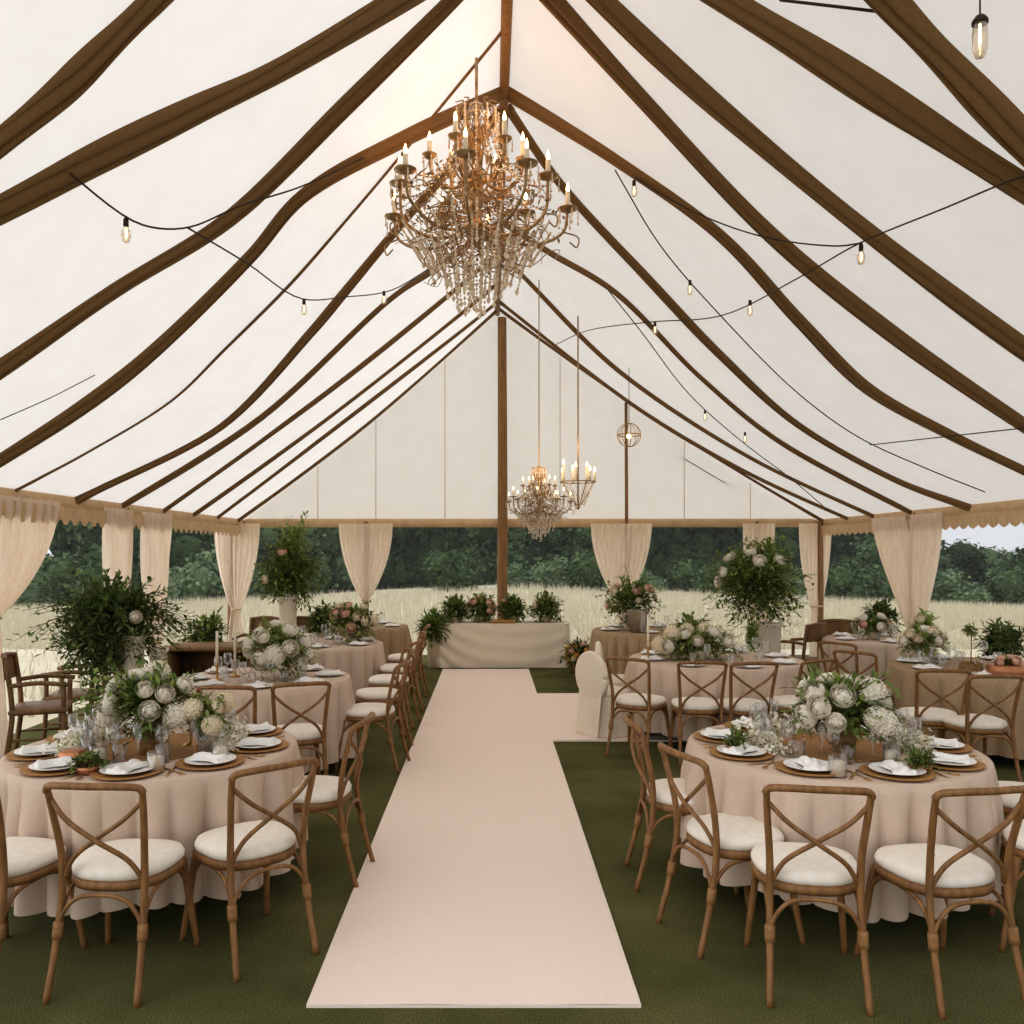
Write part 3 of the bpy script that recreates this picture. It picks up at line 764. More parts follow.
arrangement('flower_box', 'low box of pink flowers at the right edge of the far right table', 'flowers', (xs(1008, 7.35), 7.35, .752), (.16, .09, .06), 40, 6, (.04, .02), 'leaf',
            (('blush_petal', 9, .035),), None, cz=.12, seed=22, extra=box_planter)
def garland(T, a0, a1, rad, label, seed):
    rnd = random.Random(seed); cx, cy, r, h = T; t = thing('blossom_garland', label, 'flowers', (cx, cy, h+.002)); m = MB(); lf = MB()
    for i in range(620):
        a = a0+(a1-a0)*rnd.random(); rr = rad+rnd.gauss(0, .045); z = max(.012, abs(rnd.gauss(.03, .035)))
        p = Vector((math.cos(a)*rr, math.sin(a)*rr, z)); n_ = Vector((rnd.uniform(-1, 1), rnd.uniform(-1, 1), rnd.uniform(.1, 1))).normalized(); s_ = n_.orthogonal().normalized(); b = n_.cross(s_); q = rnd.uniform(.009, .018)
        for k in range(5):
            th = 2*PI*k/5; d = s_*math.cos(th)+b*math.sin(th); e = n_.cross(d)
            m.add([p, p+d*q*.6+e*q*.45+n_*q*.3, p+d*q*1.1+n_*q*.45, p+d*q*.6-e*q*.45+n_*q*.3], [(0, 1, 2, 3)])
        if i % 2 == 0: lf.leaf(p, Vector((rnd.uniform(-1, 1), rnd.uniform(-1, 1), rnd.uniform(-.1, .6))), rnd.uniform(.02, .045), .012, n_)
    tag(m.build('blossoms', M['white_petal'], t, smooth=False), kind='stuff'); lf.build('leaves', M['leaf_light'], t, smooth=False)
garland(RF, 1.2, 3.7, .4, 'low garland of tiny white blossoms behind and left of roses on right front table', 101)
garland(RF, -.5, .5, .42, 'low garland of tiny white blossoms right of the roses on right front table', 102)
garland(LF, -.35, 1.5, .42, 'low garland of tiny white blossoms right of the flowers on left front table', 103)
garland(LF, 2.5, 3.9, .42, 'low garland of tiny white blossoms left of the flowers on left front table', 104)
# small greens on front tables
for x, y, lb, s_ in ((-1.95, 4.12, 'low bowl of green moss leaves at the front of the left front table', 23), (1.32, 4.56, 'small green sprig in a bowl at the left of the right front table', 24),
                     (2.10, 4.15, 'small green potted herb on the right front table by the white napkin', 25)):
    arrangement('potted_green', lb, 'plant', (x, y, .752), (.085, .085, .055), 50, 6, (.034, .016), 'leaf', (), (.04, .045, .055), 'copper', .06, s_)
tag(MB().box((-2.1, 4.28, .79), (.1, .1, .075), bev=.006).build('copper_box', M['copper']), 'small copper box left of the flowers on left front table', 'box')
# candles
def votive(x, y, z, label, glass=True):
    t = thing('votive_candle', label, 'candle', (x, y, z))
    MB().lathe([(1e-4, 0), (.04, 0), (.042, .004), (.042, .1), (.039, .1), (.038, .006), (1e-4, .006)], 20).build('holder', M['glass'], t)
    MB().lathe([(1e-4, .007), (.034, .007), (.034, .07), (.03, .074), (1e-4, .07)], 16).build('wax', M['wax'], t)
    MB().tube([(0, 0, .07), (.002, 0, .085)], .0015, 5).build('wick', M['cable'], t)
    return t
votive(1.66, 4.06, .752, 'glass votive candle before the flowers on the right front table')
votive(2.02, 4.28, .752, 'glass votive candle right of the flowers on the right front table')
votive(-1.98, 4.3, .752, 'glass votive candle left of the flowers on the left front table')
votive(-1.63, 4.15, .752, 'glass votive candle before the flowers on the left front table')
votive(-1.38, 4.35, .752, 'glass votive candle right of the cream hydrangeas on the left front table')
def candlestick(x, y, z, h, label, flame=True):
    t = thing('candlestick', label, 'candle', (x, y, z))
    MB().lathe([(1e-4, 0), (.045, 0), (.045, .008), (.012, .02), (.008, .06), (.013, .08), (.008, .1), (.018, .13), (.018, .14), (1e-4, .14)], 16).build('holder', M['gold'], t)
    MB().tube([(0, 0, .135), (0, 0, .135+h)], (.012, .011), 10).build('taper', M['wax'], t)
    return t
for x, y, h, lb in ((xs(217, 7.1), 7.1, .28, 'white taper candle in gold stick at the left of second left table'), (xs(235, 7.35), 7.35, .3, 'white taper candle in gold stick on the second left table, left of flowers'),
                    (xs(648, 8.45), 8.45, .32, 'white taper candle in gold stick at the left of the second right table'), (xs(668, 8.75), 8.75, .2, 'white taper candle in gold stick behind the flowers on second right table'),
                    (-1.66, 4.72, .26, 'white taper candle behind the roses on the left front table')):
    candlestick(x, y, .752, h, lb)
# silver bucket
t = thing('ice_bucket', 'pale silver bucket on the third right table', 'bucket', (xs(638, 11.45), 11.45, .752))
MB().lathe([(1e-4, 0), (.1, 0), (.15, .3), (.158, .305), (.145, .3), (.095, .01), (1e-4, .01)], 24).build('bucket', M['silver'], t)
for s_ in (-1, 1): MB().tube([(s_*.14, -.03, .24), (s_*.18, 0, .25), (s_*.14, .03, .24)], .006, 6, n=4).build('handle', M['silver'], t)
# bread / topiary on far right table
arrangement('potted_topiary', 'tiny leafy topiary with a thin stem on the far right table', 'plant', (xs(971, 7.6), 7.6, .752), (.06, .06, .05), 30, 6, (.04, .02), 'leaf_light', (), (.09, .1, .09), 'barkvase', .38, 26,
            extra=lambda t: MB().tube([(0, 0, .08), (.004, 0, .36)], .004, 6).build('trunk', M['stem'], t))
# ------------------------------------------------------------------ tall arrangements
def pillars(hs):
    def f(t):
        for (x, y, r, h) in hs:
            MB().lathe([(1e-4, 0), (r*1.25, 0), (r*1.25, .03), (r, .05), (r*.93, h*.5), (r, h-.04), (r*1.2, h-.02), (r*1.2, h), (1e-4, h)], 24, (x, y, 0)).build('pedestal', M['cloth_ivory'], t)
    return f
x = xs(112, 6.4)
arrangement('tall_flower_arrangement', 'wide dark green foliage arrangement on ivory pedestals behind the left front table', 'flowers', (x, 6.4, 0), (.56, .42, .31), 330, 12, (.075, .03), 'leaf_dark',
            (('white_petal', 3, .045),), None, cz=1.36, seed=31, droop=.5, extra=pillars([(.17, .0, .07, 1.2), (.33, .06, .06, 1.1), (.02, .12, .06, 1.15)]))
m, st = foliage_mb(.24, .2, .26, 110, 10, .07, .028, random.Random(41), .6)
k = [o for o in COL.objects if o.name.startswith('tall_flower_arrangement')][0]
m.build('hanging_foliage', M['leaf_dark'], k, smooth=False, loc=(-.12, -.05, 1.12))
x = xs(288, 10.8)
arrangement('tall_flower_arrangement', 'tall wispy green arrangement on a pedestal near the back left', 'flowers', (x, 10.8, 0), (.4, .34, .42), 230, 12, (.085, .03), 'leaf',
            (('blush_petal', 3, .05), ('cream_petal', 2, .045)), None, cz=1.4, seed=32, up=.12, extra=pillars([(0, 0, .1, 1.15)]))
m, st = foliage_mb(.24, .2, .42, 80, 12, .075, .026, random.Random(42), .1, up=.4)
k = [o for o in COL.objects if o.name.startswith('tall_flower_arrangement')][-1]
k.scale = (1.1, 1.1, 1.1); m.build('upper_foliage', M['leaf_light'], k, smooth=False, loc=(.05, 0, 1.66))
x = xs(757, 9.7)
arrangement('tall_flower_arrangement', 'tall bushy green arrangement with white roses on an ivory pedestal, right side', 'flowers', (x, 9.7, 0), (.58, .46, .5), 340, 12, (.085, .036), 'leaf',
            (('white_petal', 6, .07),), None, cz=1.47, seed=33, droop=.12, extra=pillars([(.13, 0, .14, 1.02)]), frontal=True)
k = [o for o in COL.objects if o.name.startswith('tall_flower_arrangement')][-1]
m, st = foliage_mb(.3, .25, .36, 110, 12, .08, .03, random.Random(43), .1, up=.25); m.build('upper_foliage', M['leaf'], k, smooth=False, loc=(.08, 0, 1.68))
m, st = foliage_mb(.1, .1, .28, 40, 10, .07, .03, random.Random(44), .5, up=-.4); m.build('hanging_foliage', M['leaf_light'], k, smooth=False, loc=(-.14, -.3, 1.0))
# floor and side plants
arrangement('flower_bush', 'orange and blush flower bush on the turf right of the head table', 'flowers', (xs(578, 12.9), 12.9, .0), (.25, .22, .22), 110, 8, (.09, .04), 'leaf_dark',
            (('yellow_petal', 9, .05), ('blush_petal', 7, .055), ('cream_petal', 4, .05)), (.16, .12, .13), 'barkvase', .27, 34, frontal=True)
def planter(px, d, r, h, label, seed, lm='leaf', z=0, leaf=(.1, .045)):
    return arrangement('potted_plant', label, 'plant', (xs(px, d), d, z), (r, r*.9, r), 90, 8, leaf, lm, (), (h, r*.45, r*.6), 'terracotta', h+r*.7, seed, group='potted plants around the tent')
planter(322, 11.6, .22, .75, 'round leafy plant on a tall pot beyond the third left table', 35, 'leaf_dark')
planter(434, 13.5, .2, .5, 'spiky potted plant left of the head table', 36, 'leaf', leaf=(.2, .04))
planter(882, 11.9, .24, .75, 'dark leafy potted plant beyond the right side table', 37, 'leaf_dark')
planter(1000, 9.3, .22, .7, 'dark potted plant beyond the far right table, at the right edge', 38, 'leaf_dark')
planter(206, 9.6, .26, .72, 'leafy potted plant beside the dark sideboard on the left', 39, 'leaf')
planter(440, 13.9, .13, .12, 'small low plant on the turf behind the head table corner', 40, 'leaf_light')
arrangement('curtain_posy', 'yellow green posy tied to the right side curtains', 'flowers', (XE-.22, 10.95, .8), (.2, .2, .26), 70, 8, (.12, .06), 'leaf_light', (('cream_petal', 4, .06),), None, cz=.0, seed=45, up=.1)
# ------------------------------------------------------------------ head table
hx0, hx1, hd = xs(437, 13.45), xs(568, 13.45), 13.45
t = thing('head_table', 'long head table at the end of the aisle runner', 'table', ((hx0+hx1)/2, hd+.38, 0))
MB().box((0, 0, .66), (hx1-hx0-.06, .72, .03)).build('tabletop', M['darkwood'], t)
for sx in (-1, 1):
    for sy in (-1, 1): MB().tube([(sx*.9, sy*.3, 0), (sx*.9, sy*.3, .65)], .025, 8).build('leg', M['darkwood'], t)
m = MB(); hw, hl = (hx1-hx0)/2, .38
peri = []
def rectp(s_):
    s_ = s_ % 1; P = [(-hw, -hl), (hw, -hl), (hw, hl), (-hw, hl)]; Ls = [2*hw, 2*hl, 2*hw, 2*hl]; tot = sum(Ls); a = s_*tot
    for i in range(4):
        if a <= Ls[i]+1e-9: 
            q = a/Ls[i]; A, B = P[i], P[(i+1) % 4]; return A[0]+(B[0]-A[0])*q, A[1]+(B[1]-A[1])*q, i, q
        a -= Ls[i]
    return P[0][0], P[0][1], 0, 0
def hfn(u, v):
    x, y, i, q = rectp(u); z = .69*(1-v)+.012
    nx, ny_ = [(0, -1), (1, 0), (0, 1), (-1, 0)][i]
    o = .02+.05*v
    if i in (0, 2):   # swagged gather lines across the front
        cv = z-.3*(q-.0)*(1-q)*0-.55*math.exp(-q*5)-.25*math.exp(-(1-q)*7); o += .014*math.sin(cv*26)*min(1, v*4)*(math.exp(-q*2.2)+.6*math.exp(-(1-q)*4))+.006*v*math.sin(q*30)
    else: o += .02*v*math.sin(q*20)
    k = 1 if .02 < q < .98 else .5
    return Vector((x+nx*o*k, y+ny_*o*k, z))
m.grid(hfn, 240, 18)
m.add([(-hw-.02, -hl-.02, .7), (hw+.02, -hl-.02, .7), (hw+.02, hl+.02, .7), (-hw-.02, hl+.02, .7)], [(0, 1, 2, 3)])
tag(m.build('tablecloth', M['cloth_ivory'], loc=((hx0+hx1)/2, hd+.38, 0)), 'ivory swagged cloth covering the head table front', 'tablecloth')
for i, (px, rr, bl, lm, lb) in enumerate(((455, .2, (), 'leaf', 'round green bush at the left end of the head table'), (481, .22, (('blush_petal', 9, .06), ('white_petal', 3, .05)), 'leaf', 'blush flower cluster left of centre on the head table'),
                              (513, .2, (('blush_petal', 3, .05),), 'leaf', 'green leafy cluster right of centre on the head table'), (546, .22, (('cream_petal', 2, .05),), 'leaf', 'round green bush at the right end of the head table'))):
    arrangement('table_bush', lb, 'flowers', (xs(px, hd+.35), hd+.35, .702), (rr*1.3, rr*1.1, rr*1.1), 140, 8, (.09, .042), lm, bl, (.08, .09, .1), 'terracotta', .22, 50+i, group='bushes along the head table')
tag(MB().box((xs(503, 13.6), 13.6, .725), (.4, .2, .05), bev=.012).build('wooden_tray', M['rattan']), 'flat wooden tray at the middle of the head table', 'tray')
# ------------------------------------------------------------------ sideboard on the left
t = thing('sideboard', 'dark wooden open sideboard on the left beyond the second left table', 'cabinet', (xs(216, 8.9), 8.9, 0)); W = M['darkwood']
MB().box((0, 0, .84), (.92, .5, .05), bev=.012).build('top', W, t)
MB().box((0, .22, .62), (.84, .03, .4)).build('back_panel', W, t)
MB().box((0, 0, .42), (.86, .44, .03)).build('shelf', W, t)
for s_ in (-1, 1): MB().box((s_*.42, 0, .62), (.03, .44, .4)).build('side_panel', W, t)
for sx in (-1, 1):
    for sy in (-1, 1): MB().tube([(sx*.4, sy*.19, 0), (sx*.41, sy*.2, .41)], (.02, .028), 8).build('leg', W, t)
# ------------------------------------------------------------------ chandeliers
def crystal_strand(p, n_, drop, r, rnd, sway):
    m = MB()
    for i in range(n_):
        q = p+Vector((sway[0]*i/n_, sway[1]*i/n_, -drop*(i+.5)/n_)); s_ = r*(1.5 if i == n_-1 else rnd.uniform(.7, 1.1))
        m.lathe([(1e-5, -s_*1.4), (s_*.8, -.2*s_), (s_*.6, s_*.6), (1e-5, s_)], 5, q)
    return m
def chandelier(label, loc):
    rnd = random.Random(5); t = thing('candle_chandelier', label, 'chandelier', loc, 0, 'crystal chandeliers'); B = M['bronze']
    # local z=0 at hub; total from -.6 to +1.15
    MB().lathe([(1e-4, -.2), (.05, -.17), (.09, -.08), (.06, 0), (.03, .06), (.05, .15), (.08, .22), (.04, .3), (.025, .45), (.06, .55), (.03, .62), (.022, .85), (.05, .93), (.012, 1.0), (1e-4, 1.0)], 16).build('column', B, t)
    MB().tube([(0, 0, .98), (0, 0, roofz(-.11)-4.5-.02)], .014, 6).build('hanging_rod', B, t)
    def arm(a, rad, z0, zc, cw):
        ca, sa = math.cos(a), math.sin(a)
        P = lambda r_, z: Vector((ca*r_, sa*r_, z))
        m = MB().tube([P(.04, z0), P(rad*.3, z0-.12), P(rad*.65, z0-.14), P(rad*.95, z0-.02), P(rad, zc)], .013, 6, n=7)
        m.tube([P(rad*.5, z0-.15), P(rad*.55, z0+.0), P(rad*.45, z0+.06), P(rad*.38, z0)], .008, 5, n=6)
        m.tube([P(rad*.95, z0-.02), P(rad*1.12, z0-.06), P(rad*1.1, z0-.14), P(rad*1.02, z0-.1)], .007, 5, n=6)
        ar = m.build('arm', B, t)
        MB().lathe([(1e-4, zc-.015), (.035, zc-.012), (cw, zc+.012), (cw*1.02, zc+.018), (cw*.9, zc+.014), (.02, zc), (.02, zc+.03), (1e-4, zc+.03)], 14, P(rad, 0)).build('drip_pan', B, ar)
        hh = rnd.uniform(.1, .15)
        MB().tube([P(rad, zc+.02), P(rad, zc+.02+hh)], .02, 10).build('candle', M['wax'], ar)
        MB().lathe([(1e-4, 0), (.012, .01), (.016, .03), (.009, .06), (1e-4, .085)], 10, P(rad, zc+.02+hh)).build('flame_bulb', M['flame'], ar)
        for k in range(5):
            b = 2*PI*k/5; p = P(rad, zc+.005)+Vector((math.cos(b)*cw, math.sin(b)*cw, 0)); s_ = .011; dl = rnd.uniform(.05, .12)
            m = MB().lathe([(1e-5, -dl-s_*3), (s_, -dl-s_*1.4), (s_*.5, -dl), (.003, -dl*.8), (s_*.7, -dl*.6), (.003, -dl*.4), (s_*.6, -dl*.25), (1e-5, 0)], 5, p)
            m.build('crystal_drop', M['crystal_amber'], ar, smooth=False)
    for k in range(10): arm(2*PI*k/10+.2, .77 if k % 2 == 0 else .62, 0, .16+.09*(k % 2), .085)
    for k in range(6): arm(2*PI*k/6+.1, .38, .42, .52, .06)
    # twisted branch tangle
    m = MB()
    for i in range(110):
        a = rnd.uniform(0, 2*PI); r0 = rnd.uniform(.05, .35); z0 = rnd.uniform(-.25, .35); pts = []
        for k in range(6):
            a += rnd.uniform(-.45, .55); r0 = min(.72, max(.04, r0+rnd.uniform(-.04, .13))); z0 += rnd.uniform(-.1, .07)
            pts.append((math.cos(a)*r0, math.sin(a)*r0, z0))
        m.tube(pts, (.007, .003), 4, n=4)
    for i in range(26):
        a = rnd.uniform(0, 2*PI); pts = []; z0 = .25; r0 = .05
        for k in range(6):
            a += rnd.uniform(-.25, .25); pts.append((math.cos(a)*r0, math.sin(a)*r0, z0)); z0 += rnd.uniform(.08, .15); r0 = max(.03, r0+rnd.uniform(-.03, .09)*(1 if k < 3 else -1))
        m.tube(pts, (.008, .004), 4, n=4)
    m.build('branch_tangle', B, t)
    lf = MB()
    for i in range(420):
        a = rnd.uniform(0, 2*PI); r0 = rnd.uniform(.08, .72); z0 = rnd.uniform(-.22, .75)*(1-r0*1.0)-.02
        d = Vector((rnd.uniform(-1, 1), rnd.uniform(-1, 1), rnd.uniform(-1, 1)))
        lf.leaf(Vector((math.cos(a)*r0, math.sin(a)*r0, z0)), d, rnd.uniform(.04, .08), .028, Vector((0, 0, 1)))
    lf.build('metal_leaves', B, t, smooth=False)
    for k in range(12):      # crown of leaves and drops at the top
        a = 2*PI*k/12; m = MB(); ca, sa = math.cos(a), math.sin(a)
        m.tube([(ca*.03, sa*.03, .66), (ca*.12, sa*.12, .74), (ca*.17, sa*.17, .86), (ca*.12, sa*.12, .96), (ca*.19, sa*.19, .93)], (.009, .005), 5, n=5)
        m.build('crown_branch', B, t); crystal_strand(Vector((ca*.18, sa*.18, .9)), 7, .2, .015, rnd, (0, 0)).build('crystal_strand', M['crystal_amber'], t, smooth=False)
    # basket of strands below
    for ring, (rad, nn, zt, dr) in enumerate(((.6, 24, -.06, .26), (.46, 22, -.12, .36), (.32, 20, -.14, .46), (.2, 14, -.16, .54), (.09, 8, -.18, .56))):
        for k in range(nn):
            a = 2*PI*k/nn+ring*.3+rnd.uniform(-.08, .08); p = Vector((math.cos(a)*rad, math.sin(a)*rad, zt+rnd.uniform(-.03, .03)))
            crystal_strand(p, 13, dr*rnd.uniform(.75, 1.1), .0155, rnd, (-.25*p.x, -.25*p.y)).build('crystal_strand', M['crystal_amber'], t, smooth=False)
    # upper garlands of beads
    for k in range(16):
        a = 2*PI*k/16; m = MB()
        for i in range(20):
            q = i/19; rr = .05+.55*q; z = .95-.75*q-.22*math.sin(PI*q)
            s_ = .015; m.lathe([(1e-5, -s_), (s_, 0), (1e-5, s_)], 5, (math.cos(a)*rr, math.sin(a)*rr, z))
        m.tube([(math.cos(a)*(.05+.55*i/19), math.sin(a)*(.05+.55*i/19), .95-.75*i/19-.22*math.sin(PI*i/19)) for i in range(20)], .003, 4)
        m.build('bead_garland', M['crystal'], t, smooth=False)
    return t
CD = (-.11, 6.9, 4.5)
ch = chandelier('large bronze candle chandelier dripping with crystals under the roof peak', CD)
c2 = copy_tree(ch); d = 12.0; c2.location = (xs(539, d), d, zs(508, d)); c2.scale = (.6, .6, .6); [o for o in c2.children if o.name.startswith('hanging_rod')][0].data = MB().tube([(0, 0, .98), (0, 0, (roofz(c2.location.x)-c2.location.z)/.6-.03)], .014, 6).mesh('hanging_rod', M['bronze'])
tag(c2, 'smaller crystal chandelier hanging lowest, right of the centre pole', 'chandelier')
# candle cluster lantern
def candle_cluster(px, py, d, label):
    t = thing('candle_pendant', label, 'chandelier', (xs(px, d), d, zs(py, d)))
    ring = [(math.cos(2*PI*k/24)*.25, math.sin(2*PI*k/24)*.25, 0) for k in range(25)]
    MB().tube(ring, .01, 6).build('ring', M['bronze'], t); 
    m = MB()
    for k in range(4):
        a = k*PI/2+.4; m.tube([(math.cos(a)*.25, math.sin(a)*.25, 0), (math.cos(a)*.12, math.sin(a)*.12, -.22), (0, 0, -.4)], .008, 5, n=5)
    m.build('cage', M['bronze'], t)
    for k in range(7):
        a = 2*PI*k/7; x, y = math.cos(a)*.24, math.sin(a)*.24; hh = .14+.05*((k*5) % 3)
        c = MB().tube([(x, y, 0), (x, y, hh)], .02, 10).build('candle', M['wax'], t)
        MB().lathe([(1e-4, 0), (.012, .01), (.016, .03), (.009, .06), (1e-4, .085)], 10, (x, y, hh)).build('flame_bulb', M['flame'], c)
    rnd = random.Random(9)
    for k in range(14):
        a = 2*PI*k/14; p = Vector((math.cos(a)*.22, math.sin(a)*.22, -.02)); crystal_strand(p, 9, rnd.uniform(.2, .4), .014, rnd, (-.6*p.x, -.6*p.y)).build('crystal_strand', M['crystal_amber'], t, smooth=False)
    top = roofz(xs(px, d))-zs(py, d)-.02
    MB().tube([(0, 0, -.4), (0, 0, top)], .012, 6).build('hanging_rod', M['bronze'], t)
    return t
candle_cluster(578, 482, 12.3, 'candle pendant with crystals right of the smaller chandelier')
d = 13.0
t = thing('wire_lantern', 'small round wire lantern hanging by the slim pole, upper right of the candle pendant', 'lantern', (xs(629, d), d, zs(435, d)))
m = MB()
for k in range(4):
    a = k*PI/4; m.tube([(math.cos(a)*.18*math.sin(2*PI*q/20), math.sin(a)*.18*math.sin(2*PI*q/20), .18*math.cos(2*PI*q/20)) for q in range(21)], .006, 4)
m.tube([(math.cos(2*PI*q/20)*.18, math.sin(2*PI*q/20)*.18, 0) for q in range(21)], .009, 5); m.build('cage', M['gold'], t)
MB().ball((0, 0, -.02), .04).build('bulb', M['filament'], t)
MB().tube([(0, 0, .17), (0, 0, roofz(xs(629, d))-zs(435, d)-.02)], .005, 5).build('cord', M['cable'], t)
# ------------------------------------------------------------------ string lights
def string(pp, bulbs, label, r=.0065, off=.16, n=6):
    pts = [p if isinstance(p, Vector) else bp(*p, off) if len(p) == 2 else bp(p[0], p[1], p[2]) for p in pp]
    t = thing('string_light', label, 'string lights', (0, 0, 0), 0, 'cable string lights under the roof')
    MB().tube(pts, r, 6, n=n).build('cable', M['cable'], t)
    for (px, py, s_) in bulbs:
        p = bp(px, py, off); 
        so = MB().lathe([(1e-4, 0), (.01, 0), (.016, -.01), (.016, -.05), (.01, -.055), (1e-4, -.055)], 10, p).build('socket', M['cable'], t)
        MB().lathe([(.012, -.05), (.026, -.08), (.03, -.11), (.02, -.145), (1e-4, -.155)], 12, p).build('bulb', M['bulb'], so)
        MB().tube([p+V(0, 0, -.06), p+V(.004, 0, -.1), p+V(0, 0, -.125)], .006, 6).build('filament', M['filament'], so)
    return t
string([(68, 171, .05), (78, 180), (143, 225), (190, 227), (240, 206), (300, 187), (380, 150, .03)], [(126, 218, 1)], 'string light crossing the upper left swags, its bulb low at left')
string([(188, 228), (245, 262), (303, 299), (345, 297), (392, 290), (430, 268, .03)], [(304, 299, 1), (384, 291, 1)], 'string light from the left junction toward the chandelier with two small bulbs')
string([(0, 420, .05), (50, 398), (95, 375, .03)], [], 'thin grey cable without bulbs at the left edge below the swags', .004, .05)
string([RP(5.6, 5.0)-V(0, 0, .05), (1120, 150), (1024, 176), (945, 208), (860, 243), (800, 277), (720, 316), (650, 322), (590, 330), (555, 345, .03)], [(861, 244, 1), (750, 300, 1), (655, 322, 1)], 'long string light sweeping from the upper right edge to the lower middle')
string([(862, 243), (835, 246), (760, 236), (690, 210), (620, 168, .05)], [(634, 180, 1)], 'short string light joining the right junction to the swag near the chandelier')
string([(615, 170, .05), (660, 245), (720, 315), (800, 395), (860, 438), (930, 470), (985, 492, .03)], [(690, 280, 1)], 'string light running down the right slope to the eave')
string([(870, 445, .05), (915, 440), (1024, 428)], [], 'thin cable near the right eave without bulbs', .006, .1)
string([(608, 290, .05), (640, 330), (690, 395), (740, 440), (790, 478), (830, 512, .03)], [(705, 410, 1), (745, 432, 1)], 'lower right string light running beside the swags toward the back right corner')
string([(502, 345, .03), (560, 398), (600, 424), (650, 440), (720, 480), (770, 510, .03)], [], 'thin cable crossing the gable near the centre pole on the right', .008, .3)
string([(498, 342, .03), (470, 378), (400, 428), (340, 462), (312, 480, .03)], [], 'thin cable crossing toward the lower left of the gable', .008, .06)
string([(780, 0), (840, 7), (890, 13, .03)], [], 'short dark cable at the upper right edge of the picture', .008, .1)
# hanging glass pendant upper right
p = bp(980, 0, .1)
t = thing('glass_pendant', 'large clear glass pendant bulb hanging in the upper right corner', 'lamp', (p.x, p.y, zs(22, p.y)))
MB().tube([(0, 0, 0), (0, 0, roofz(p.x)-zs(22, p.y)-.02)], .004, 6).build('cord', M['cable'], t)
MB().lathe([(1e-4, .03), (.02, .028), (.036, .005), (.036, -.01), (1e-4, -.01)], 14).build('cap', M['cable'], t)
MB().lathe([(.03, -.01), (.034, -.06), (.032, -.13), (.022, -.165), (1e-4, -.17)], 16).build('bulb', M['bulb'], t)
MB().tube([(0, 0, -.01), (0, 0, -.1)], .006, 6).build('filament', M['filament'], t)
# ------------------------------------------------------------------ landscape
def tree_meshes(seed, mat):
    rnd = random.Random(seed); m = MB(); blobs = []
    for i in range(9):
        a = rnd.uniform(0, 2*PI); r0 = rnd.uniform(0, .33); z = rnd.uniform(.28, .85)
        blobs.append((Vector((math.cos(a)*r0, math.sin(a)*r0, z)), rnd.uniform(.14, .24)))
    blobs.append((Vector((0, 0, .55)), .3))
    for i in range(5):
        a = i*1.26; blobs.append((Vector((math.cos(a)*.24, math.sin(a)*.24, rnd.uniform(.14, .24))), .2))
    for c, r in blobs:
        n_ = int(5200*r*r)+60
        for _ in range(n_):
            d = Vector((rnd.gauss(0, 1), rnd.gauss(0, 1), rnd.gauss(0, 1))).normalized(); p = c+d*r*rnd.uniform(.72, 1.12)
            q = Vector((rnd.uniform(-1, 1), rnd.uniform(-1, 1), rnd.uniform(-1, .3))).normalized()
            m.leaf(p, q, rnd.uniform(.035, .07), .04, d)
        m.ball(c, r*.76, 10, 7)
    lo = min(v[2] for v in m.v)
    tr = MB().tube([(0, 0, -.02), (.01, .01, .25), (0, 0, .55)], (.025, .012), 8, n=4)
    for k in range(4):
        a = k*1.6; tr.tube([(0, 0, .3), (math.cos(a)*.15, math.sin(a)*.15, .5), (math.cos(a)*.25, math.sin(a)*.25, .65)], (.012, .004), 5, n=3)
    return m.mesh('crown', mat, False), tr.mesh('trunk', M['bark'])
TV = [tree_meshes(61, M['tree1']), tree_meshes(62, M['tree2']), tree_meshes(63, M['tree1']), tree_meshes(64, M['tree3']), tree_meshes(65, M['tree2'])]
def bush_mesh(seed, mat):
    rnd = random.Random(seed); m = MB()
    for i in range(7):
        c = Vector((rnd.uniform(-.35, .35), rnd.uniform(-.25, .25), rnd.uniform(.18, .5))); r = rnd.uniform(.2, .32)
        for _ in range(int(5200*r*r)):
            d = Vector((rnd.gauss(0, 1), rnd.gauss(0, 1), rnd.gauss(0, 1))).normalized(); p = c+d*r*rnd.uniform(.72, 1.12)
            m.leaf(p, Vector((rnd.uniform(-1, 1), rnd.uniform(-1, 1), rnd.uniform(-1, .5))), rnd.uniform(.05, .1), .055, d)
        m.ball(c, r*.74, 10, 7)
    return m.mesh('crown', mat, False)
BV = [bush_mesh(71, M['tree3']), bush_mesh(72, M['tree2'])]
trees = []
rnd = random.Random(77)
def tree(px, d, ztop, k, w=1.0):
    x = xs(px, d); z0 = fz(x, d)-.1; h = (ztop-z0)/.98
    t = thing('broadleaf_tree', '', 'tree', (x, d, z0), rnd.uniform(0, 6), 'trees beyond the field')
    link('crown', TV[k][0], t, sc=(h*w, h*w, h)); link('trunk', TV[k][1], t, sc=h); trees.append((px, t, k))
px = -60; i = 0
while px < 1110:
    d = rnd.uniform(54, 64)
    if px < 20: zt = zs(rnd.uniform(535, 550), d)
    elif px < 80: zt = zs(rnd.uniform(540, 552), d)
    elif px > 930: zt = zs(rnd.uniform(544, 560), d)
    elif px > 840: zt = zs(rnd.uniform(515, 530), d)
    else: zt = zs(rnd.uniform(470, 505), d)
    k = [0, 1, 2, 4, 0, 2, 1][i % 7]
    if 330 < px < 480 or 640 < px < 740: k = 0 if i % 2 else 2
    tree(px, d, zt, k, rnd.uniform(.9, 1.15) if zt > 4 else 1.4); px += rnd.uniform(22, 34); i += 1
trees.sort(key=lambda a: a[0])
for i, (p_, t, k) in enumerate(trees):
    t['label'] = '%s broadleaf tree from the left in the wood beyond the field' % ORD[min(i, len(ORD)-1)]
bushes = []
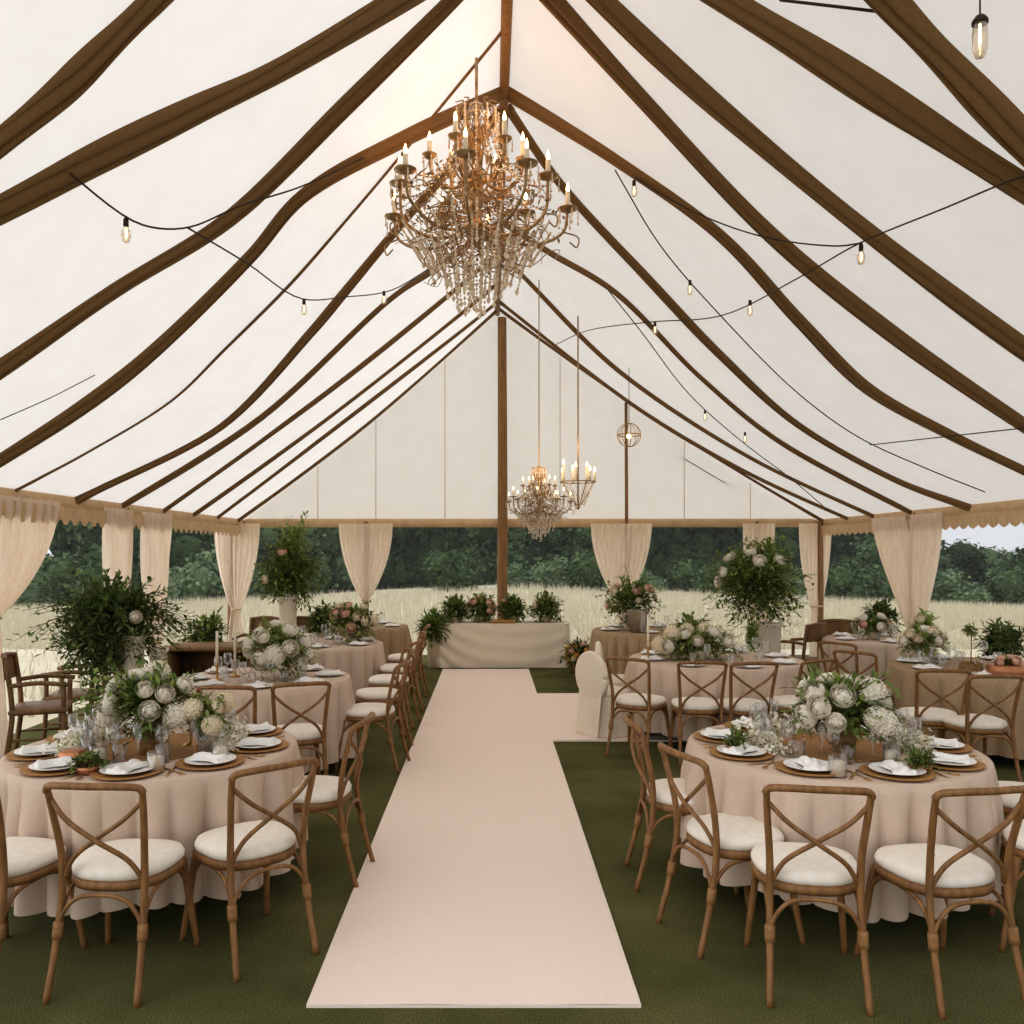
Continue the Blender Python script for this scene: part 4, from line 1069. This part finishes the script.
for px, d, ztp, k in ((40, 47, 560, 0), (85, 46, 548, 1), (190, 47, 545, 0), (240, 48, 540, 0), (300, 47, 556, 1), (455, 46, 545, 1), (520, 47, 560, 0), (560, 46, 552, 0), (588, 45, 550, 1), (650, 47, 566, 0), (700, 47, 556, 1), (790, 47, 556, 0), (850, 46, 560, 1), (900, 48, 562, 1), (960, 48, 566, 0), (1010, 48, 562, 1)):
    x = xs(px, d); z0 = fz(x, d)-.05; h = (zs(ztp, d)-z0)/.8
    t = thing('round_bush', '', 'bush', (x, d, z0), rnd.uniform(0, 6), 'bushes at the edge of the field'); link('crown', BV[k], t, sc=(h*1.15, h, h)); bushes.append(t)
for i, t in enumerate(bushes): t['label'] = '%s rounded bush from the left before the dark wood' % ORD[i]
# tall dry grass
m = MB(); rnd = random.Random(88)
for i in range(60000):
    u = rnd.random(); d = 16.5+(u**1.6)*30
    x = xs(rnd.uniform(-140, 1160), d)
    h = rnd.uniform(.2, .52)*(1 if d > 22 else .4+.6*(d-16.5)/5.5); a = rnd.uniform(0, PI); w = .006+.00035*d
    z0 = fz(x, d)-.03; lx, ly = rnd.uniform(-.15, .15)*h*2, rnd.uniform(-.1, .1)
    ca, sa = math.cos(a)*w, math.sin(a)*w
    m.add([(x-ca, d-sa, z0), (x+ca, d+sa, z0), (x+lx, d+ly, z0+h)], [(0, 1, 2)])
for i in range(6000):
    sd = -1 if rnd.random() < .4 else 1
    y = rnd.uniform(6, 17); x = (XL-.8-rnd.random()**1.5*14) if sd < 0 else (XE+.8+rnd.random()**1.5*16)
    h = rnd.uniform(.12, .35); a = rnd.uniform(0, PI); w = .016; z0 = fz(x, y)-.02
    ca, sa = math.cos(a)*w, math.sin(a)*w
    m.add([(x-ca, y-sa, z0), (x+ca, y+sa, z0), (x+rnd.uniform(-.1, .1), y, z0+h)], [(0, 1, 2)])
tag(m.build('tall_grass', M['drygrass'], smooth=False), 'pale tall dry grass growing across the field', 'grass', kind='stuff')
# mist over the field
m_, nt, out = newmat('field_mist')
vs_ = nt.nodes.new('ShaderNodeVolumeScatter'); vs_.inputs['Color'].default_value = (1, 1, .97, 1); vs_.inputs['Density'].default_value = .0013
nt.links.new(vs_.outputs[0], out.inputs['Volume'])
o = MB().box((2, 43, .2), (150, 46, 7.5)).build('ground_mist', m_, smooth=False)
tag(o, 'thin pale mist lying over the field and wood edge', 'mist', kind='stuff')
finish_items()
# ------------------------------------------------------------------ light
w = bpy.data.worlds.new('World'); scene.world = w; w.use_nodes = True
nt = w.node_tree; nt.nodes.clear()
wo = nt.nodes.new('ShaderNodeOutputWorld'); bg = nt.nodes.new('ShaderNodeBackground')
tc = nt.nodes.new('ShaderNodeTexCoord'); sep = nt.nodes.new('ShaderNodeSeparateXYZ')
nt.links.new(tc.outputs['Generated'], sep.inputs[0])
nt.links.new(ramp2(nt, sep.outputs['Z'], (.86, .88, .92, 1), (.93, .95, 1.0, 1), 0, .6), bg.inputs[0]); 
dp = nt.nodes.new('ShaderNodeVectorMath'); dp.operation = 'DOT_PRODUCT'; dp.inputs[1].default_value = (-.93, -.2, .3)
nt.links.new(tc.outputs['Generated'], dp.inputs[0])
mr = nt.nodes.new('ShaderNodeMapRange'); mr.inputs['From Min'].default_value = .1; mr.inputs['From Max'].default_value = 1; mr.inputs['To Min'].default_value = .82; mr.inputs['To Max'].default_value = 2.3
nt.links.new(dp.outputs['Value'], mr.inputs['Value']); nt.links.new(mr.outputs[0], bg.inputs[1])
nt.links.new(bg.outputs[0], wo.inputs[0])
sun = bpy.data.lights.new('sun', 'SUN'); sun.energy = .95; sun.angle = math.radians(50); sun.color = (1, .97, .92)
so = bpy.data.objects.new('sun', sun); COL.objects.link(so); so.rotation_euler = (math.radians(-10), math.radians(8), 0)
def pt(loc, e, c=(1, .68, .38), r=.25):
    l = bpy.data.lights.new('glow', 'POINT'); l.energy = e; l.color = c; l.shadow_soft_size = r
    o = bpy.data.objects.new('glow', l); COL.objects.link(o); o.location = loc
pt((CD[0], CD[1], CD[2]+.35), 34, (1, .55, .25), .5)
pt((CD[0]+.1, CD[1]-.2, CD[2]+.75), 9, (1, .55, .25), .4)
pt((xs(539, 12), 11.9, 3.0), 10)
pt((xs(578, 12.3), 12.2, 3.3), 7)
scene.view_settings.view_transform = 'Standard'
scene.view_settings.look = 'Medium High Contrast'
scene.view_settings.exposure = -.14
